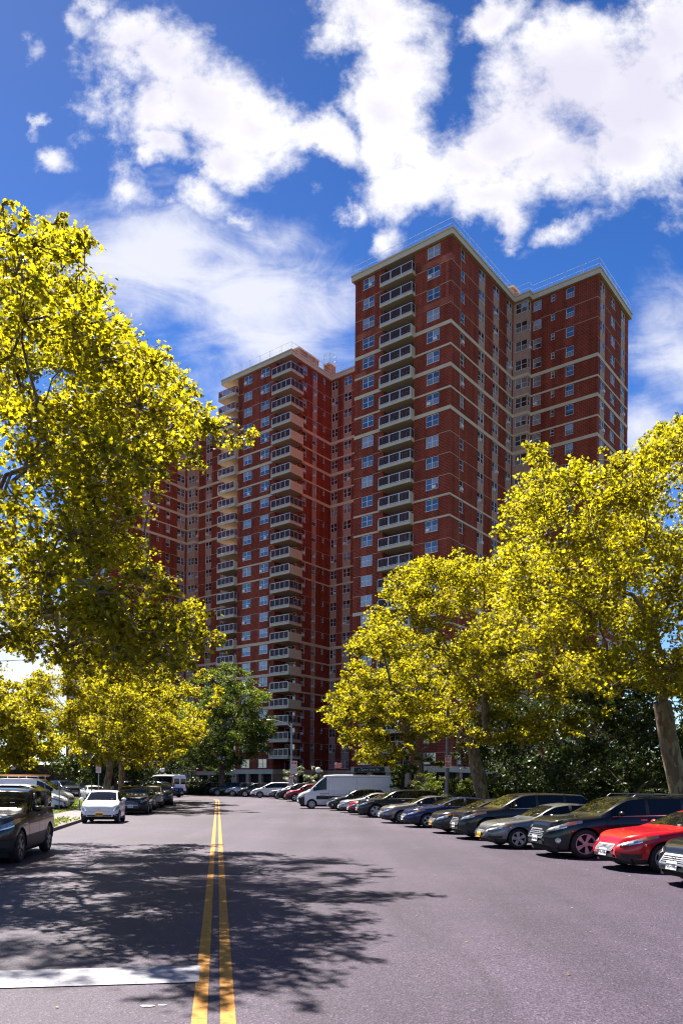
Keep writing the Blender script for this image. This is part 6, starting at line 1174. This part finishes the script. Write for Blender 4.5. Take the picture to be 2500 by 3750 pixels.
# ------------------------------------------------------------------ street furniture
M['steel']=mat('galvanised_steel',(.36,.36,.38),.45,.5);M['darkpole']=mat('grey_painted_pole',(.16,.16,.19),.5,.3);M['signw']=mat('sign_white',(.72,.70,.70),.45);M['signr']=mat('sign_red',(.62,.03,.04),.45)
M['black']=mat('black_sign',(.01,.01,.01),.5)
def P3(x,y):return (x,y,gz(y))
l=empty('street_lamp',P3(-5.3,82),0,'tall grey street lamp with curved arm over the parked minivan','street lamp')
mb=MB();mb.tube([(0,0,0),(0,0,.9),(0,0,1.0),(0,0,7.7)],[.16,.15,.11,.075],10);mb.build('pole',M['steel'],l,smooth=50)
mb=MB();mb.tube([(0,0,7.45),(-.35,0,7.75),(-1.0,0,8.05),(-1.7,0,8.25),(-2.1,0,8.3)],[.05,.045,.04,.04,.035],8);mb.tube([(0,0,7.9),(0,0,7.4)],.10,8);mb.build('arm',M['steel'],l,smooth=50)
mb=MB();mb.lathe([(.001,-.07),(.09,-.06),(.13,0),(.10,.05),(.001,.07)],12);o=mb.build('lamp_head',M['steel'],l,smooth=60);o.location=(-2.35,0,8.28);o.scale=(2.4,1,1)
def sign(par,w,h,z,y=-.1,x=0,m='signw',band=True,name='sign_plate'):
    mb=MB();mb.box(x-w/2,x+w/2,y-.012,y,z-h/2,z+h/2);s=mb.build(name,M[m],par)
    if band:
        mb=MB();ink='signr' if m=='signw' else 'signw';yy=y-.0135
        mb.lathe([(.001,0),(.055*w/.3,0),(.055*w/.3,-.002),(.001,-.002)],14,0,'y',(x-w*.27,yy,z+h*.33))
        for i in range(4):
            mb.box(x-w*.40,x+w*(.40-.12*(i%2)),yy-.001,yy,z+h*(.10-.13*i)-.018,z+h*(.10-.13*i)+.018)
        mb.box(x-.0*w,x+w*.40,yy-.001,yy,z+h*.24,z+h*.40)
        mb.build('sign_marks',M[ink],s)
    return s
sign(l,.62,1.35,3.3,-.2,.32);sign(l,.5,.85,1.9,-.2,-.02)
t=empty('sign_pole',P3(6.65,49),R_(-6),'grey street pole with two stacked parking signs, before the leaning plane tree','pole')
mb=MB();mb.tube([(0,0,0),(0,0,8.8)],[.13,.10],10);mb.build('pole',M['darkpole'],t,smooth=50)
mb=MB();mb.tube([(0,0,0),(0,0,1.35)],.15,10);mb.build('pole_sleeve',M['steel'],t,smooth=50)
sign(t,.38,.42,3.55,-.16,.04);sign(t,.38,.34,3.14,-.16,.04)
t=empty('bus_stop_sign',P3(-.6,78),0,'red sign on a green post above the white delivery van roof','sign')
mb=MB();mb.tube([(0,0,0),(0,0,3.6)],.05,8);M['greenpost']=mat('green_post',(.03,.12,.05),.5);mb.build('post',M['greenpost'],t)
sign(t,.82,.62,3.42,-.06,.25,'signr')
for (x,y,h,lb) in ((-16.4,52.6,3.0,'red and white parking sign left of the pale plane trunk'),):
    t=empty('parking_sign',P3(x,y),0,lb,'sign');mb=MB();mb.tube([(0,0,.1),(0,0,h+.2)],.035,7);mb.build('post',M['steel'],t);sign(t,.36,.55,h-.2,-.05)
gl='globe lamps near the towers'
for (x,y,lb) in ((-2.6,86,'white globe lamp just behind the delivery van windshield'),(-22.3,97,'white globe lamp above the passenger van'),(-36.5,86.5,'white globe lamp in the trees at the far left')):
    t=empty('globe_lamp',P3(x,y),0,lb,'lamp',gl);mb=MB();mb.tube([(0,0,0),(0,0,2.75)],[.09,.06],8);mb.lathe([(.06,2.7),(.16,2.78),(.12,2.86)],12);mb.build('post',M['black'],t,smooth=40)
    mb=MB();mb.lathe([(.31*sin(a),3.12-.31*cos(a)) for a in np.linspace(0.02,PI-.02,12)],18);mb.build('globe',M['lit'],t,smooth=80)
for i,(px,y,w) in enumerate(((-17.9,47.0,'leftmost'),(-17.1,47.2,'second from left'),(-16.2,48.2,'third from left'),(-15.9,49.6,'rightmost'))):
    t=empty('meter_post',P3(x:=px,y),0,'thin dark post on the verge before the cargo van, '+w+' of four','post','thin posts on the verge')
    mb=MB();mb.tube([(0,0,.08),(0,0,1.75)],.035,8);mb.lathe([(.05,1.75),(.05,1.85),(.001,1.87)],8);mb.build('post',M['darkpole'],t)
# address board on the front tower, left face
x,y=-7.9,-.16
mb=MB();mb.box(-15.4,-10.2,-.02,.06,3.78,4.42);bd=mb.build('address_board',M['black'],r1)
text(bd,'lettering','y Carver Loop Bo',(-12.8,-.026,4.10),.50,(PI/2,0,0),M['signw'])
mb=MB();mb.box(-6.0-6,-6.0-5.0,-.30,-.2,4.5,4.6)
# ------------------------------------------------------------------ sky, sun, camera
SUN_AZ=R_(-36);SUN_EL=R_(57.5)
w=bpy.data.worlds.new('World');sc.world=w;w.use_nodes=True;nt=w.node_tree;Lk=nt.links.new
bg=nt.nodes['Background'];bg.inputs['Strength'].default_value=SKY_STR
sky=N(nt,'ShaderNodeTexSky',sky_type='NISHITA');sky.sun_disc=False;sky.sun_elevation=SUN_EL;sky.sun_rotation=SUN_AZ;sky.dust_density=.15;sky.air_density=1.0;sky.ozone_density=3.5
tc=N(nt,'ShaderNodeTexCoord');sx=N(nt,'ShaderNodeSeparateXYZ');Lk(tc.outputs['Generated'],sx.inputs[0])
def mth(op,a,b=None,c=None,clamp=False):
    n=N(nt,'ShaderNodeMath',operation=op);n.use_clamp=clamp
    for i,v in enumerate((a,b,c)):
        if v is None:continue
        if isinstance(v,(int,float)):n.inputs[i].default_value=v
        else:Lk(v,n.inputs[i])
    return n.outputs[0]
ay=mth('MAXIMUM',mth('ABSOLUTE',sx.outputs['Y']),.04)
qx=mth('DIVIDE',sx.outputs['X'],ay);qz=mth('DIVIDE',sx.outputs['Z'],ay)
cb=N(nt,'ShaderNodeCombineXYZ');Lk(qx,cb.inputs[0]);Lk(qz,cb.inputs[1])
def noise(scale,detail,rough=.6,dist=0,sxy=(1,1)):
    mp=N(nt,'ShaderNodeMapping');mp.inputs['Scale'].default_value=(sxy[0],sxy[1],1);mp.inputs['Location'].default_value=(3.1,1.7,0);Lk(cb.outputs[0],mp.inputs['Vector'])
    n=N(nt,'ShaderNodeTexNoise');n.inputs['Scale'].default_value=scale;n.inputs['Detail'].default_value=detail;n.inputs['Roughness'].default_value=rough;n.inputs['Distortion'].default_value=dist
    Lk(mp.outputs['Vector'],n.inputs['Vector']);return n
n1=noise(5.5,8,.62,.12);n2=noise(15,9,.66,.15,(1,1.1));n3=noise(7,6,.6,.8,(1,2.2))
wv=N(nt,'ShaderNodeVectorMath',operation='SUBTRACT');Lk(n1.outputs['Color'],wv.inputs[0]);wv.inputs[1].default_value=(.5,.5,.5)
ws_=N(nt,'ShaderNodeVectorMath',operation='SCALE');ws_.inputs['Scale'].default_value=.16;Lk(wv.outputs[0],ws_.inputs[0])
qq=N(nt,'ShaderNodeVectorMath',operation='ADD');Lk(cb.outputs[0],qq.inputs[0]);Lk(ws_.outputs[0],qq.inputs[1])
def blobs(S):
    acc=None
    for t in S.split():
        cx,cy,rx,ry,rot,wt=map(float,t.split(','))
        mp=N(nt,'ShaderNodeMapping',vector_type='TEXTURE');mp.inputs['Location'].default_value=(cx/1000,cy/1000,0);mp.inputs['Rotation'].default_value=(0,0,-R_(rot));mp.inputs['Scale'].default_value=(rx/1000,ry/1000,1)
        Lk(qq.outputs[0],mp.inputs['Vector']);ln=N(nt,'ShaderNodeVectorMath',operation='LENGTH');Lk(mp.outputs['Vector'],ln.inputs[0])
        v=mth('MULTIPLY_ADD',ln.outputs['Value'],-1.05,-.12+wt*1.5)
        acc=v if acc is None else mth('SMOOTH_MAX',acc,v,.12)
    return acc
CB='-253,925,83,55,0,1 -197,883,103,64,20,1 -270,869,67,64,0,1 -119,855,83,53,22,1 -41,838,69,30,15,1 -153,813,55,36,20,1 -242,816,50,30,10,0.9 -298,942,33,33,0,0.8 -348,959,44,72,20,0.5 -413,936,41,39,-30,0.48 -390,855,16,33,0,0.42 -370,805,39,33,0,0.5 -287,760,72,44,15,0.62 -312,824,39,33,0,0.6 -175,743,55,55,40,0.6 -130,724,50,33,0,0.45 -52,774,39,33,0,0.4 -321,998,61,27,0,0.5 25,987,83,50,0,1 64,925,55,53,0,1 59,864,44,61,0,1 48,813,41,44,0,1 288,903,117,78,0,1 383,864,111,100,0,1 199,836,100,55,0,1 143,802,89,50,10,1 266,796,100,50,0,1 417,959,72,78,0,1 187,987,61,33,0,0.9 249,959,33,44,0,0.8 81,769,78,36,-10,1 176,757,78,39,0,1 204,718,33,33,0,0.85 361,802,95,44,0,1 3,741,25,27,0,0.75 48,701,50,39,0,0.52 285,703,61,27,-25,0.52 210,690,44,27,0,0.5'
CS='-102,506,203,145,0,0.55 389,450,159,159,0,0.5 -253,662,174,109,5,0.8 -91,696,189,87,0,0.45 -125,618,232,109,12,0.75 -80,623,174,79,10,0.6 -270,696,116,50,0,0.5 417,562,94,145,0,0.62 316,746,145,43,0,0.35 232,673,181,43,0,0.3 -46,696,116,43,0,0.3 -354,696,109,58,0,0.35 -125,550,145,43,15,0.3 -416,153,189,145,0,0.8 456,450,109,145,0,0.4'

big=blobs(CB);soft=blobs(CS)
den=mth('ADD',big,mth('MULTIPLY_ADD',n1.outputs['Fac'],1.9,-.95));den=mth('ADD',den,mth('MULTIPLY_ADD',n2.outputs['Fac'],1.9,-.95))
mr=N(nt,'ShaderNodeMapRange',interpolation_type='SMOOTHSTEP');mr.inputs['From Min'].default_value=-.02;mr.inputs['From Max'].default_value=.95;Lk(den,mr.inputs['Value'])
sd=mth('ADD',soft,mth('MULTIPLY_ADD',n3.outputs['Fac'],1.3,-.65))
mr2=N(nt,'ShaderNodeMapRange',interpolation_type='SMOOTHSTEP');mr2.inputs['From Min'].default_value=0;mr2.inputs['From Max'].default_value=.9;mr2.inputs['To Max'].default_value=.78;Lk(sd,mr2.inputs['Value'])
front=mth('GREATER_THAN',sx.outputs['Z'],-.02)
al=mth('MULTIPLY',mth('MAXIMUM',mr.outputs[0],mr2.outputs[0]),front)
# blue of the clear sky, kept from the sky texture but purer
zr=N(nt,'ShaderNodeMapRange');zr.inputs['From Min'].default_value=.05;zr.inputs['From Max'].default_value=.72;zr.inputs['To Min'].default_value=1.2;zr.inputs['To Max'].default_value=.62;Lk(sx.outputs['Z'],zr.inputs['Value'])
hs=N(nt,'ShaderNodeHueSaturation');hs.inputs['Saturation'].default_value=SKY_SAT;Lk(mth('MULTIPLY',zr.outputs[0],SKY_VAL),hs.inputs['Value']);hs.inputs['Hue'].default_value=SKY_HUE;Lk(sky.outputs['Color'],hs.inputs['Color'])
# cloud body: white rim, lilac shade inside
core=N(nt,'ShaderNodeMapRange',interpolation_type='SMOOTHSTEP');core.inputs['From Min'].default_value=.7;core.inputs['From Max'].default_value=2.0;n5=noise(3.4,6,.5,.2,(1,1.5));Lk(mth('ADD',mth('MULTIPLY',big,1.0),mth('MULTIPLY_ADD',n5.outputs['Fac'],3.4,-1.45)),core.inputs['Value'])
cm=N(nt,'ShaderNodeMix',data_type='RGBA');Lk(core.outputs[0],cm.inputs[0]);k=CLOUD_V/SKY_STR;cm.inputs[6].default_value=(1.0*k,.99*k,1.03*k,1);cm.inputs[7].default_value=(.77*k,.75*k,.88*k,1)
mx=N(nt,'ShaderNodeMix',data_type='RGBA');Lk(al,mx.inputs[0]);Lk(hs.outputs['Color'],mx.inputs[6]);Lk(cm.outputs[2],mx.inputs[7]);Lk(mx.outputs[2],bg.inputs['Color'])
w.cycles.sampling_method='MANUAL';w.cycles.sample_map_resolution=512
sl=bpy.data.lights.new('sun','SUN');sl.energy=SUN_E;sl.angle=R_(.55);sl.color=(1,.94,.84);so=bpy.data.objects.new('sun',sl);link(so)
d=Vector((sin(SUN_AZ)*cos(SUN_EL),cos(SUN_AZ)*cos(SUN_EL),sin(SUN_EL)));so.rotation_euler=d.to_track_quat('Z','Y').to_euler()
cam=bpy.data.cameras.new('camera');co=bpy.data.objects.new('camera',cam);link(co);sc.camera=co
co.location=(0,0,1.8);co.rotation_euler=(PI/2,0,0)
cam.sensor_fit='HORIZONTAL';cam.sensor_width=36;cam.lens=36*1788/1568;cam.shift_y=(1805-1176)/1568;cam.clip_end=2000;cam.clip_start=.05;sc.cycles.filter_width=1.15
co.rotation_euler=(Matrix.Rotation(PI/2,4,'X')@Matrix.Rotation(.0085,4,'Z')).to_euler()
vs=sc.view_settings;vs.view_transform='Standard';vs.look='None';vs.exposure=EXPO;vs.gamma=1
sc.cycles.max_bounces=6;sc.cycles.transparent_max_bounces=6;sc.cycles.diffuse_bounces=3;sc.cycles.glossy_bounces=3;sc.cycles.transmission_bounces=4
sc.cycles.caustics_reflective=False;sc.cycles.caustics_refractive=False
